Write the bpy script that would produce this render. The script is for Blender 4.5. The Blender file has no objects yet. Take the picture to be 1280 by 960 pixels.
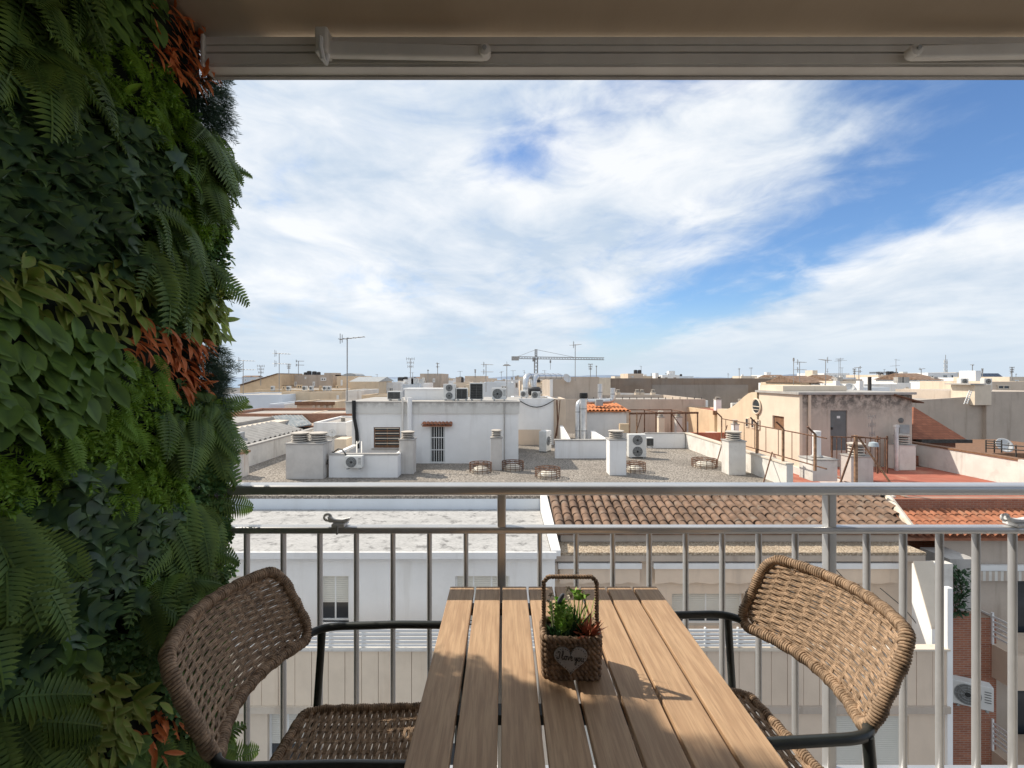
import bpy, math, random
from math import sin, cos, pi, radians, sqrt, atan2
from mathutils import Vector, Matrix
random.seed(7)
S = bpy.context.scene
COL = S.collection
# ------------------------------------------------------------------ camera
CAMZ, F = 1.5, 600.0            # eye height above the balcony floor; focal length in photo pixels
cam_d = bpy.data.cameras.new('camera'); cam = bpy.data.objects.new('camera', cam_d); COL.objects.link(cam)
cam.location = (0, 0, CAMZ); cam.rotation_euler = (pi / 2, 0, 0)
cam_d.sensor_width = 36; cam_d.lens = F / 1280 * 36
cam_d.shift_x = 10 / 1280; cam_d.shift_y = -8 / 1280
cam_d.clip_start = .02; cam_d.clip_end = 12000
S.camera = cam
# ------------------------------------------------------------------ world, sun, exposure
SUN_EL, SUN_AZ = radians(45), radians(30)     # azimuth: from the left, 30 degrees towards the front
tosun = Vector((-cos(SUN_AZ) * cos(SUN_EL), sin(SUN_AZ) * cos(SUN_EL), sin(SUN_EL)))
W = bpy.data.worlds.new('World'); S.world = W; W.use_nodes = True
nt = W.node_tree; nt.nodes.clear()
def N(t, ty, **k):
    n = t.nodes.new(ty)
    for a, b in k.items(): setattr(n, a, b)
    return n
def L(t, a, b): t.links.new(a, b)
def mth(t, op, a, b=None, c=None, clamp=False):
    n = N(t, 'ShaderNodeMath', operation=op, use_clamp=clamp)
    for i, v in enumerate((a, b, c)):
        if v is None: continue
        if isinstance(v, (int, float)): n.inputs[i].default_value = v
        else: L(t, v, n.inputs[i])
    return n.outputs[0]
def mixc(t, f, a, b):
    n = N(t, 'ShaderNodeMix', data_type='RGBA')
    for s, v in ((n.inputs[0], f), (n.inputs[6], a), (n.inputs[7], b)):
        if isinstance(v, (int, float)): s.default_value = v
        elif isinstance(v, tuple): s.default_value = (*v[:3], 1)
        else: L(t, v, s)
    return n.outputs[2]
def sky():
    t = nt
    sk = N(t, 'ShaderNodeTexSky', sky_type='NISHITA', sun_disc=False, sun_elevation=SUN_EL)
    sk.sun_rotation = atan2(tosun.x, tosun.y); sk.dust_density = .6; sk.ozone_density = 2.2; sk.air_density = 1.0
    tc = N(t, 'ShaderNodeTexCoord'); sx = N(t, 'ShaderNodeSeparateXYZ'); L(t, tc.outputs['Generated'], sx.inputs[0])
    zc = mth(t, 'ADD', mth(t, 'MAXIMUM', sx.outputs[2], 0.0), .10)
    px = mth(t, 'DIVIDE', sx.outputs[0], zc); py = mth(t, 'DIVIDE', sx.outputs[1], zc)
    def field(kx, ky, sc, det, rough, seed, dist=0.0, rot=0.0):
        cb = N(t, 'ShaderNodeCombineXYZ'); L(t, mth(t, 'MULTIPLY', px, kx), cb.inputs[0]); L(t, mth(t, 'MULTIPLY', py, ky), cb.inputs[1]); cb.inputs[2].default_value = seed
        mp = N(t, 'ShaderNodeMapping'); mp.inputs['Rotation'].default_value = (0, 0, rot); L(t, cb.outputs[0], mp.inputs[0])
        n = N(t, 'ShaderNodeTexNoise'); n.inputs['Scale'].default_value = sc; n.inputs['Detail'].default_value = det
        n.inputs['Roughness'].default_value = rough; n.inputs['Distortion'].default_value = dist
        L(t, mp.outputs[0], n.inputs['Vector']); return n.outputs['Fac']
    def gauss(cx, wx, cy=None, wy=1.0):
        a = mth(t, 'POWER', mth(t, 'DIVIDE', mth(t, 'SUBTRACT', px, cx), wx), 2)
        if cy is not None: a = mth(t, 'ADD', a, mth(t, 'POWER', mth(t, 'DIVIDE', mth(t, 'SUBTRACT', py, cy), wy), 2))
        return mth(t, 'EXPONENT', mth(t, 'MULTIPLY', a, -1.0))
    n1 = field(1, .62, 1.15, 9, .56, 3.1, .6, .22)       # streaky sheet
    n2 = field(1, .55, 3.6, 8, .58, 8.4, .8, .30)      # fine wisps
    n3 = field(1, .7, .95, 7, .58, 14.2, .5)         # shading of the cloud
    mpd = N(t, 'ShaderNodeMapping'); mpd.inputs['Scale'].default_value = (1, 1, 2.6); mpd.inputs['Rotation'].default_value = (0, .35, 0); L(t, tc.outputs['Generated'], mpd.inputs[0])
    nd = N(t, 'ShaderNodeTexNoise'); nd.inputs['Scale'].default_value = 5.5; nd.inputs['Detail'].default_value = 9; nd.inputs['Roughness'].default_value = .58; nd.inputs['Distortion'].default_value = .5; L(t, mpd.outputs[0], nd.inputs['Vector']); n4 = nd.outputs['Fac']   # puffs
    base = mth(t, 'SUBTRACT', .90, mth(t, 'MULTIPLY', gauss(1.60, .60), .84))
    base = mth(t, 'SUBTRACT', base, mth(t, 'MULTIPLY', gauss(.02, .24, 1.72, .27), .50))
    base = mth(t, 'SUBTRACT', base, mth(t, 'MULTIPLY', gauss(.55, .50, 1.25, .16), .50))
    base = mth(t, 'ADD', base, mth(t, 'MULTIPLY', gauss(2.9, .55), .30))
    dens = mth(t, 'ADD', base, mth(t, 'MULTIPLY', mth(t, 'SUBTRACT', n1, .5), .9))
    dens = mth(t, 'ADD', dens, mth(t, 'MULTIPLY', mth(t, 'SUBTRACT', n2, .5), .75))
    dens = mth(t, 'ADD', dens, mth(t, 'MULTIPLY', mth(t, 'SUBTRACT', n4, .5), 1.0))
    mr = N(t, 'ShaderNodeMapRange', interpolation_type='SMOOTHSTEP'); mr.inputs[1].default_value = .04; mr.inputs[2].default_value = .86
    L(t, dens, mr.inputs[0])
    dn = mth(t, 'MULTIPLY', mr.outputs[0], .97)
    shade = N(t, 'ShaderNodeMapRange'); shade.inputs[1].default_value = .40; shade.inputs[2].default_value = .60; L(t, mth(t, 'ADD', mth(t, 'MULTIPLY', n3, .55), mth(t, 'MULTIPLY', n4, .45)), shade.inputs[0])
    cl = mixc(t, shade.outputs[0], (4.1, 4.85, 5.75), (6.7, 6.85, 7.0))
    low = N(t, 'ShaderNodeMapRange', interpolation_type='SMOOTHSTEP'); low.inputs[1].default_value = .16; low.inputs[2].default_value = .0; L(t, sx.outputs[2], low.inputs[0])
    blue = N(t, 'ShaderNodeVectorMath', operation='MULTIPLY'); L(t, sk.outputs[0], blue.inputs[0]); blue.inputs[1].default_value = (.72, .90, 1.10)
    c = mixc(t, dn, blue.outputs[0], cl)
    c = mixc(t, mth(t, 'MULTIPLY', low.outputs[0], .9), c, (4.5, 5.25, 6.0))   # milky air towards the horizon
    bg = N(t, 'ShaderNodeBackground'); bg.inputs[1].default_value = .1; L(t, c, bg.inputs[0])
    L(t, bg.outputs[0], N(t, 'ShaderNodeOutputWorld').inputs[0])
sky()
sl = bpy.data.lights.new('sun', 'SUN'); sl.energy = 3.5; sl.angle = radians(.6); sl.color = (1, .91, .78)
so = bpy.data.objects.new('sun', sl); COL.objects.link(so); so.rotation_euler = tosun.to_track_quat('Z', 'Y').to_euler(); so.location = (-8, 5, 12)
S.view_settings.view_transform = 'Standard'; S.view_settings.look = 'None'; S.view_settings.gamma = 1
S.view_settings.use_curve_mapping = False; S.view_settings.exposure = .55
S.render.engine = 'CYCLES'
# ------------------------------------------------------------------ helpers
def P(x, y, D): return Vector(((x - 630) / F * D, D, CAMZ - (y - 472) / F * D))
def PX(x, D): return (x - 630) / F * D
def PZ(y, D): return CAMZ - (y - 472) / F * D
def DG(y, z): return F * (CAMZ - z) / (y - 472)
class MB:
    def __init__(s): s.v = []; s.f = []; s.m = []
    def add(s, vs, fs, mi=0):
        b = len(s.v); s.v.extend(tuple(v) for v in vs); s.f.extend(tuple(i + b for i in f) for f in fs); s.m.extend([mi] * len(fs)); return s
    def box(s, x0, x1, y0, y1, z0, z1, mi=0, M=None):
        vs = [Vector((x, y, z)) for z in (z0, z1) for y in (y0, y1) for x in (x0, x1)]
        if M: vs = [M @ v for v in vs]
        return s.add(vs, [(0, 2, 3, 1), (4, 5, 7, 6), (0, 1, 5, 4), (2, 6, 7, 3), (0, 4, 6, 2), (1, 3, 7, 5)], mi)
    def cbox(s, c, sx, sy, sz, mi=0, M=None): return s.box(c[0] - sx / 2, c[0] + sx / 2, c[1] - sy / 2, c[1] + sy / 2, c[2] - sz / 2, c[2] + sz / 2, mi, M)
    def prism(s, pts, axis, a, b, mi=0):
        # pts 2D polygon extruded along an axis from a to b
        def mk(p, t): return {'x': (t, p[0], p[1]), 'y': (p[0], t, p[1]), 'z': (p[0], p[1], t)}[axis]
        n = len(pts); vs = [mk(p, a) for p in pts] + [mk(p, b) for p in pts]
        fs = [tuple(range(n)), tuple(range(2 * n - 1, n - 1, -1))] + [(i, i + n, (i + 1) % n + n, (i + 1) % n) for i in range(n)]
        return s.add(vs, fs, mi)
    def tube(s, pts, r, n=8, closed=False, mi=0, caps=True):
        pts = [Vector(p) for p in pts]; k = len(pts); rr = r if isinstance(r, (list, tuple)) else [r] * k
        vs = []; up = None
        for i, p in enumerate(pts):
            a = pts[(i - 1) % k] if (closed or i) else p; b = pts[(i + 1) % k] if (closed or i < k - 1) else p
            d = (b - a)
            d = d.normalized() if d.length > 1e-9 else Vector((0, 0, 1))
            if up is None: up = Vector((0, 0, 1)) if abs(d.z) < .9 else Vector((1, 0, 0))
            u = up - d * up.dot(d)
            if u.length < 1e-6: u = d.orthogonal()
            u.normalize(); w = d.cross(u); up = u
            vs += [p + (u * cos(2 * pi * j / n) + w * sin(2 * pi * j / n)) * rr[i] for j in range(n)]
        fs = []
        for i in range(k if closed else k - 1):
            a = i * n; b = ((i + 1) % k) * n
            fs += [(a + j, a + (j + 1) % n, b + (j + 1) % n, b + j) for j in range(n)]
        if not closed and caps: fs += [tuple(range(n - 1, -1, -1)), tuple((k - 1) * n + j for j in range(n))]
        return s.add(vs, fs, mi)
    def lathe(s, c, prof, n=16, mi=0, M=None):
        vs = []; k = len(prof)
        for r, z in prof:
            for j in range(n):
                v = Vector((r * cos(2 * pi * j / n), r * sin(2 * pi * j / n), z))
                vs.append((M @ v if M else v) + Vector(c))
        fs = [(i * n + j, i * n + (j + 1) % n, (i + 1) * n + (j + 1) % n, (i + 1) * n + j) for i in range(k - 1) for j in range(n)]
        fs += [tuple(range(n - 1, -1, -1)), tuple((k - 1) * n + j for j in range(n))]
        return s.add(vs, fs, mi)
    def mesh(s, name, mats, smooth=False, origin=None):
        me = bpy.data.meshes.new(name)
        vs = [(v[0] - origin.x, v[1] - origin.y, v[2] - origin.z) for v in s.v] if origin is not None else s.v
        me.from_pydata(vs, [], s.f)
        for m in (mats if isinstance(mats, (list, tuple)) else [mats]): me.materials.append(m)
        if any(s.m): me.polygons.foreach_set('material_index', s.m)
        if smooth:
            me.polygons.foreach_set('use_smooth', [True] * len(s.f)); me.set_sharp_from_angle(angle=radians(smooth if smooth > 1 else 40))
        me.update(); return me
    def build(s, name, mats, parent=None, smooth=False, local=False, bevel=0, segs=2):
        o = None
        org = None if (local or parent is None) else wloc(parent)
        if parent is None and not local:          # single mesh thing: origin at its base
            xs = [v[0] for v in s.v]; ys = [v[1] for v in s.v]; zs = [v[2] for v in s.v]
            org = Vector(((min(xs) + max(xs)) / 2, (min(ys) + max(ys)) / 2, min(zs)))
        o = bpy.data.objects.new(name, s.mesh(name, mats, smooth, org)); COL.objects.link(o)
        if parent: o.parent = parent
        elif not local: o.location = org
        if bevel:
            b = o.modifiers.new('bevel', 'BEVEL'); b.width = bevel; b.segments = segs; b.limit_method = 'ANGLE'; b.angle_limit = radians(40)
        return o
def wloc(o):
    v = Vector((0, 0, 0))
    while o: v += Vector(o.location); o = o.parent
    return v
def tag(o, label=None, cat=None, group=None, kind=None):
    if label: o['label'] = label
    if cat: o['category'] = cat
    if group: o['group'] = group
    if kind: o['kind'] = kind
    return o
def thing(name, loc, label, cat, group=None, rz=0):
    o = bpy.data.objects.new(name, None); COL.objects.link(o); o.location = loc; o.rotation_euler = (0, 0, rz); o.empty_display_size = .1
    return tag(o, label, cat, group)
def struct(o): o['kind'] = 'structure'; return o
def inst(name, me, parent, loc=(0, 0, 0), rot=(0, 0, 0), sc=(1, 1, 1)):
    o = bpy.data.objects.new(name, me); COL.objects.link(o); o.parent = parent; o.location = loc; o.rotation_euler = rot
    o.scale = sc if isinstance(sc, tuple) else (sc, sc, sc); return o
def copy_tree(o, parent=None):
    c = o.copy(); COL.objects.link(c); c.parent = parent
    for ch in list(o.children): copy_tree(ch, c)
    return c
# ------------------------------------------------------------------ materials
def pos_noise(t, sc, detail=4, scale=(1, 1, 1), rough=.55, coord='pos', w=0):
    if coord == 'pos': src = N(t, 'ShaderNodeNewGeometry').outputs['Position']
    else: src = N(t, 'ShaderNodeTexCoord').outputs['Object']
    mp = N(t, 'ShaderNodeMapping'); mp.inputs['Scale'].default_value = scale; mp.inputs['Location'].default_value = (w, w * .7, w * 1.3); L(t, src, mp.inputs[0])
    n = N(t, 'ShaderNodeTexNoise'); n.inputs['Scale'].default_value = sc; n.inputs['Detail'].default_value = detail; n.inputs['Roughness'].default_value = rough
    L(t, mp.outputs[0], n.inputs['Vector']); return n.outputs['Fac']
def rampf(t, src, a, b):
    m = N(t, 'ShaderNodeMapRange', interpolation_type='SMOOTHSTEP'); m.inputs[1].default_value = a; m.inputs[2].default_value = b; L(t, src, m.inputs[0]); return m.outputs[0]
def mat(name, col, rough=.8, var=.14, sc=1.5, streak=0, dirt=(.16, .13, .10), bump=0, bsc=40, metal=0, spec=.3, top=None, patch=0, pcol=None, psc=.6, coord='pos', vscale=(1, 1, 1), fine=0.0):
    m = bpy.data.materials.new(name); m.use_nodes = True; t = m.node_tree
    b = t.nodes['Principled BSDF']; b.inputs['Roughness'].default_value = rough; b.inputs['Metallic'].default_value = metal; b.inputs['Specular IOR Level'].default_value = spec
    n = pos_noise(t, sc, 6, vscale, .6, coord)
    c = mixc(t, rampf(t, n, .3, .7), tuple(v * (1 - var) for v in col), tuple(min(1, v * (1 + var)) for v in col))
    if fine:
        n = pos_noise(t, 22, 3, vscale, .6, coord, 3)
        c = mixc(t, mth(t, 'MULTIPLY', rampf(t, n, .45, .75), fine), c, tuple(v * .55 for v in col))
    if patch:
        n = pos_noise(t, psc, 7, (1, 1, 1), .65, coord, 7)
        c = mixc(t, mth(t, 'MULTIPLY', rampf(t, n, .52, .66), patch), c, pcol or tuple(v * .6 for v in col))
    if streak:
        n = pos_noise(t, 2.4, 5, (1, 1, .10), .6, coord, 11)
        c = mixc(t, mth(t, 'MULTIPLY', rampf(t, n, .52, .74), streak), c, dirt)
    if top:     # mould along a wall top: (z low, z high, strength)
        g = N(t, 'ShaderNodeNewGeometry'); s = N(t, 'ShaderNodeSeparateXYZ'); L(t, g.outputs['Position'], s.inputs[0])
        f = mth(t, 'MULTIPLY', rampf(t, s.outputs[2], top[0], top[1]), rampf(t, pos_noise(t, 3.2, 8, (1, 1, .8), .7, coord, 5), .36, .62))
        c = mixc(t, mth(t, 'MULTIPLY', f, top[2]), c, top[3] if len(top) > 3 else (.045, .045, .043))
    L(t, c, b.inputs['Base Color'])
    if bump:
        bp = N(t, 'ShaderNodeBump'); bp.inputs['Strength'].default_value = bump; bp.inputs['Distance'].default_value = .02
        L(t, pos_noise(t, bsc, 5, vscale, .6, coord), bp.inputs['Height']); L(t, bp.outputs[0], b.inputs['Normal'])
    return m
def brickmat(name, c1, c2, mortar, w=.25, h=.07, rot=0):
    m = bpy.data.materials.new(name); m.use_nodes = True; t = m.node_tree; b = t.nodes['Principled BSDF']; b.inputs['Roughness'].default_value = .85
    g = N(t, 'ShaderNodeNewGeometry'); s = N(t, 'ShaderNodeSeparateXYZ'); L(t, g.outputs['Position'], s.inputs[0])
    cb = N(t, 'ShaderNodeCombineXYZ'); L(t, mth(t, 'ADD', s.outputs[0], s.outputs[1]), cb.inputs[0]); L(t, s.outputs[2], cb.inputs[1])
    k = N(t, 'ShaderNodeTexBrick'); k.inputs['Scale'].default_value = 1; k.inputs['Brick Width'].default_value = w; k.inputs['Row Height'].default_value = h; k.inputs['Mortar Size'].default_value = .008
    k.inputs['Color1'].default_value = (*c1, 1); k.inputs['Color2'].default_value = (*c2, 1); k.inputs['Mortar'].default_value = (*mortar, 1); L(t, cb.outputs[0], k.inputs['Vector'])
    n = pos_noise(t, 1.3, 5)
    c = mixc(t, mth(t, 'MULTIPLY', rampf(t, n, .4, .75), .45), k.outputs['Color'], tuple(v * .55 for v in c1))
    L(t, c, b.inputs['Base Color'])
    bp = N(t, 'ShaderNodeBump'); bp.inputs['Strength'].default_value = .5; bp.inputs['Distance'].default_value = .01; bp.invert = True
    L(t, k.outputs['Fac'], bp.inputs['Height']); L(t, bp.outputs[0], b.inputs['Normal'])
    return m
def gravelmat(name, c1, c2, c3, sc=14, big=.5):
    m = bpy.data.materials.new(name); m.use_nodes = True; t = m.node_tree; b = t.nodes['Principled BSDF']; b.inputs['Roughness'].default_value = .95; b.inputs['Specular IOR Level'].default_value = .15
    g = N(t, 'ShaderNodeNewGeometry'); v = N(t, 'ShaderNodeTexVoronoi'); v.inputs['Scale'].default_value = sc; L(t, g.outputs['Position'], v.inputs['Vector'])
    r = N(t, 'ShaderNodeSeparateColor'); L(t, v.outputs['Color'], r.inputs[0])
    c = mixc(t, r.outputs[0], c1, c2)
    c = mixc(t, mth(t, 'MULTIPLY', rampf(t, v.outputs['Distance'], .35, .75), .75), c, c3)
    c = mixc(t, mth(t, 'MULTIPLY', rampf(t, pos_noise(t, big, 6), .42, .68), .55), c, tuple(x * .62 for x in c1))
    L(t, c, b.inputs['Base Color'])
    bp = N(t, 'ShaderNodeBump'); bp.inputs['Strength'].default_value = .9; bp.inputs['Distance'].default_value = .03; bp.invert = True
    L(t, v.outputs['Distance'], bp.inputs['Height']); L(t, bp.outputs[0], b.inputs['Normal'])
    return m
M = {}
M['white_wall'] = mat('white_render', (.80, .79, .775), .9, .05, .8, .22, (.42, .38, .33), .15, 30)
M['white_clean'] = mat('white_paint_wall', (.82, .81, .79), .9, .05, .5, .28, (.5, .46, .4), .15, 30, patch=.2, pcol=(.62, .60, .57), psc=.8)
M['white_dirty'] = mat('weathered_white_render', (.70, .67, .62), .9, .08, 1.2, .5, (.33, .28, .23), .2, 25, patch=.35, pcol=(.42, .39, .35), psc=1.4)
M['cream_dirty'] = mat('stained_cream_render', (.64, .56, .46), .9, .08, 1, .45, (.36, .28, .2), .2, 25, patch=.3, pcol=(.45, .40, .33), psc=1.1)
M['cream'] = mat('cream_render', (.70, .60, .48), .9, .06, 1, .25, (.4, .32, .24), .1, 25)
M['ochre'] = mat('ochre_render', (.62, .47, .31), .9, .09, 1, .3, (.4, .27, .16), .1, 25)
M['ochre_light'] = mat('pale_ochre_render', (.66, .53, .38), .9, .07, 1, .3, (.42, .3, .2), .1, 25)
M['parapet'] = mat('parapet_panel_paint', (.78, .655, .51), .85, .06, 1.3, .5, (.48, .36, .25), .1, 25)
M['beige'] = mat('beige_render', (.68, .555, .435), .9, .07, .7, .35, (.34, .28, .23), .12, 25)
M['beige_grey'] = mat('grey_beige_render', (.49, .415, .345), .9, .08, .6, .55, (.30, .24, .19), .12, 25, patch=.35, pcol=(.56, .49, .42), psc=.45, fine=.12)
M['brown_wall'] = mat('bare_brown_block', (.245, .19, .15), .95, .12, .5, .5, (.17, .12, .09), .2, 20, patch=.6, pcol=(.27, .235, .205), psc=.16)
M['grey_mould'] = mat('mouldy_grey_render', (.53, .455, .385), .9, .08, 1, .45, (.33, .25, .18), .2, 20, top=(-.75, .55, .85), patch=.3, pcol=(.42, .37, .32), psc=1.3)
M['pale_blue'] = mat('pale_blue_white_render', (.66, .70, .74), .9, .05, .6, .15, (.45, .46, .46))
M['concrete'] = mat('weathered_concrete', (.40, .38, .355), .95, .12, 1.5, .45, (.22, .2, .18), .3, 20)
M['chimney'] = mat('chimney_render', (.55, .52, .485), .95, .08, 2, .45, (.36, .31, .26), .25, 20)
M['gravel'] = gravelmat('roof_gravel', (.26, .23, .198), (.48, .43, .375), (.085, .075, .064), 15, .35)
M['lichen_roof'] = mat('bleached_gravel_roof', (.44, .43, .415), .95, .12, 2.2, 0, bump=.9, bsc=14, patch=.85, pcol=(.17, .165, .16), psc=2.9, fine=.85, vscale=(.35, 1, 1))
M['tan_gravel'] = gravelmat('tan_gravel', (.42, .33, .235), (.60, .50, .38), (.22, .16, .11), 20, .8)
M['roof_flat'] = mat('flat_roof', (.40, .365, .33), .95, .14, .7, bump=.2, patch=.5, psc=.5)
M['red_floor'] = mat('red_oxide_floor', (.36, .12, .08), .85, .12, 1.2, bump=.15, patch=.45, pcol=(.50, .28, .19), psc=.9)
M['brick'] = brickmat('red_brick', (.36, .135, .075), (.27, .095, .055), (.34, .26, .2))
M['brick_old'] = brickmat('old_orange_brick', (.42, .20, .12), (.34, .15, .09), (.42, .32, .25), .25, .08)
M['tile'] = mat('clay_roof_tile', (.20, .128, .088), .9, .35, 2.4, 0, bump=.25, bsc=35, patch=.55, pcol=(.25, .205, .165), psc=2.5)
M['tile_red'] = mat('red_clay_tile', (.33, .135, .075), .9, .28, 2.2, bump=.25, bsc=30, patch=.4, pcol=(.36, .24, .16), psc=2)
M['rust'] = mat('rusty_iron', (.15, .08, .05), .85, .4, 9, bump=.3, bsc=60)
M['rust_light'] = mat('flaking_rust', (.30, .185, .115), .85, .4, 8, bump=.3, bsc=60)
M['steel'] = mat('galvanised_steel', (.62, .63, .64), .35, .1, 3, metal=.75, spec=.5)
M['alu_grey'] = mat('grey_sheet_metal', (.35, .36, .36), .5, .1, 3, metal=.3)
M['ac_white'] = mat('aircon_casing', (.66, .655, .63), .5, .06, 4, .15, (.4, .37, .32))
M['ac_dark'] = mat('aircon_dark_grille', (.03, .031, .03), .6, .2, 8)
M['fan'] = mat('fan_grey', (.16, .16, .155), .6, .2, 8)
M['black'] = mat('black_plastic', (.02, .02, .02), .5, .2, 6)
M['glass'] = mat('dark_window_glass', (.035, .042, .05), .08, .2, 1, spec=.6)
M['frame_white'] = mat('white_window_frame', (.75, .75, .73), .5, .04, 2)
M['shutter'] = mat('cream_roller_shutter', (.66, .64, .57), .6, .04, 2)
M['iron_dark'] = mat('dark_ironwork', (.06, .055, .05), .6, .3, 8)
M['wood_brown'] = mat('brown_window_board', (.21, .115, .065), .7, .2, 6)
M['door_grey'] = mat('grey_steel_door', (.145, .155, .155), .5, .1, 3, .3, (.1, .08, .06))
M['antenna'] = mat('antenna_alloy', (.30, .29, .28), .5, .15, 4, metal=.4)
M['milky'] = mat('milky_skylight', (.68, .63, .53), .35, .1, 5, spec=.5)
M['cowl'] = mat('fibre_cement_cowl', (.52, .47, .41), .9, .12, 4, .3, (.3, .24, .18), .2, 30)
M['dish'] = mat('dish_white', (.6, .6, .59), .5, .05, 3)
M['tank'] = mat('dark_water_tank', (.05, .05, .052), .5, .2, 3)
M['solar'] = mat('solar_panel', (.03, .045, .08), .15, .2, 3, spec=.6)
M['skylight_glass'] = mat('hazy_skylight_sheet', (.20, .225, .24), .7, .25, 3, spec=.15, patch=.6, pcol=(.36, .37, .37), psc=1.8)
M['asbestos'] = mat('corrugated_cement_sheet', (.33, .315, .295), .95, .15, 2, .3, (.2, .18, .16), .2, 20)
M['balcony_white'] = mat('white_railing_paint', (.74, .74, .73), .5, .04, 3)
M['terracotta'] = mat('orange_terracotta', (.5, .19, .08), .85, .2, 4)
M['awning_stripe'] = mat('faded_valance', (.62, .60, .55), .9, .08, 3)
M['street'] = mat('city_ground', (.16, .15, .145), .95, .2, .05)
M['hill'] = mat('hazed_hill', (.20, .25, .33), 1, .1, .004)  # blue of the distant haze put into the hill colour, no air volume
M['sea'] = mat('lagoon_water', (.16, .25, .36), .25, .1, .01)
# ================================================================== city: ground and far setting
ZG = -2.7        # gravel roof level
ZS = -18.0       # street level
mb = MB(); mb.add([(-6000, -300, ZS), (6000, -300, ZS), (6000, 9000, ZS), (-6000, 9000, ZS)], [(0, 1, 2, 3)])
struct(mb.build('ground', M['street'], local=True))
mb = MB(); mb.add([(-5000, 900, ZS + .5), (900, 900, ZS + .5), (900, 8000, ZS + .5), (-5000, 8000, ZS + .5)], [(0, 1, 2, 3)])
struct(mb.build('sea', M['sea'], local=True))
mb = MB(); rr = random.Random(3); pr = []
for i in range(121):
    x = -7000 + i * 120
    h = 34 + 22 * sin(i * .21) + 14 * sin(i * .53 + 1) + rr.uniform(-4, 4)
    pr.append((x, max(12, h)))
vs = []
for x, h in pr: vs += [(x, 7200, ZS - 1), (x, 7400, ZS + h), (x, 8200, ZS - 1)]
fs = []
for i in range(120): a = i * 3; fs += [(a, a + 3, a + 4, a + 1), (a + 1, a + 4, a + 5, a + 2)]
mb.add(vs, fs); struct(mb.build('hills', M['hill'], local=True, smooth=60))

# ------------------------------------------------------------------ builders
def wallgrid(mb, a0, a1, z0, z1, b0, b1, holes=(), axis='y', mi=0):
    xs = sorted({a0, a1, *[h[0] for h in holes], *[h[1] for h in holes]}); zs = sorted({z0, z1, *[h[2] for h in holes], *[h[3] for h in holes]})
    for i in range(len(xs) - 1):
        for j in range(len(zs) - 1):
            cx, cz = (xs[i] + xs[i + 1]) / 2, (zs[j] + zs[j + 1]) / 2
            if any(h[0] < cx < h[1] and h[2] < cz < h[3] for h in holes): continue
            if axis == 'y': mb.box(xs[i], xs[i + 1], b0, b1, zs[j], zs[j + 1], mi)
            else: mb.box(b0, b1, xs[i], xs[i + 1], zs[j], zs[j + 1], mi)
def window(root, x0, x1, z0, z1, y, frame='frame_white', shut=0.0, bars=1, name='window', axis='y', t=.05, deep=.05, pane='glass', sill=False):
    """framed window lying on plane y (front towards -y) or x = y (front towards -x)"""
    def bx(m, a0, a1, d0, d1, c0, c1):
        if axis == 'y': m.box(a0, a1, y + d0, y + d1, c0, c1)
        else: m.box(y + d0, y + d1, a0, a1, c0, c1)
    m = MB(); d0 = -deep
    bx(m, x0, x1, d0, .0, z1 - t, z1); bx(m, x0, x1, d0, .0, z0, z0 + t)
    bx(m, x0, x0 + t, d0, .0, z0 + t, z1 - t); bx(m, x1 - t, x1, d0, .0, z0 + t, z1 - t)
    for i in range(bars):
        c = x0 + (x1 - x0) * (i + 1) / (bars + 1); bx(m, c - t * .4, c + t * .4, d0 * .8, .0, z0 + t, z1 - t)
    if sill: bx(m, x0 - .06, x1 + .06, d0 - .08, 0, z0 - .06, z0)
    w = m.build(name, M[frame], root)
    m = MB(); bx(m, x0 + t, x1 - t, d0 * .35, .0, z0 + t, z1 - t); m.build('pane', M[pane], w)
    if shut:
        zz = z1 - t - (z1 - z0 - 2 * t) * shut; m = MB(); k = max(3, int((z1 - t - zz) / .05))
        for i in range(k):
            a = zz + (z1 - t - zz) * i / k; b = zz + (z1 - t - zz) * (i + .9) / k
            bx(m, x0 + t, x1 - t, d0 * .72, d0 * .4, a, b)
        m.build('roller_shutter', M['shutter'], w)
    return w
def building(name, label, X0, X1, Y0, Y1, zt, wm, rm='roof_flat', par=.3, zb=ZS, group=None, cat='building', th=.18):
    root = thing(name, ((X0 + X1) / 2, (Y0 + Y1) / 2, zb), label, cat, group)
    m = MB(); m.box(X0, X1, Y0, Y0 + th, zb, zt); m.box(X0, X1, Y1 - th, Y1, zb, zt); m.box(X0, X0 + th, Y0 + th, Y1 - th, zb, zt); m.box(X1 - th, X1, Y0 + th, Y1 - th, zb, zt)
    m.build('wall', M[wm] if isinstance(wm, str) else wm, root)
    m = MB(); m.box(X0 + th, X1 - th, Y0 + th, Y1 - th, zt - par - .15, zt - par); m.build('roof', M[rm], root)
    return root
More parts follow.
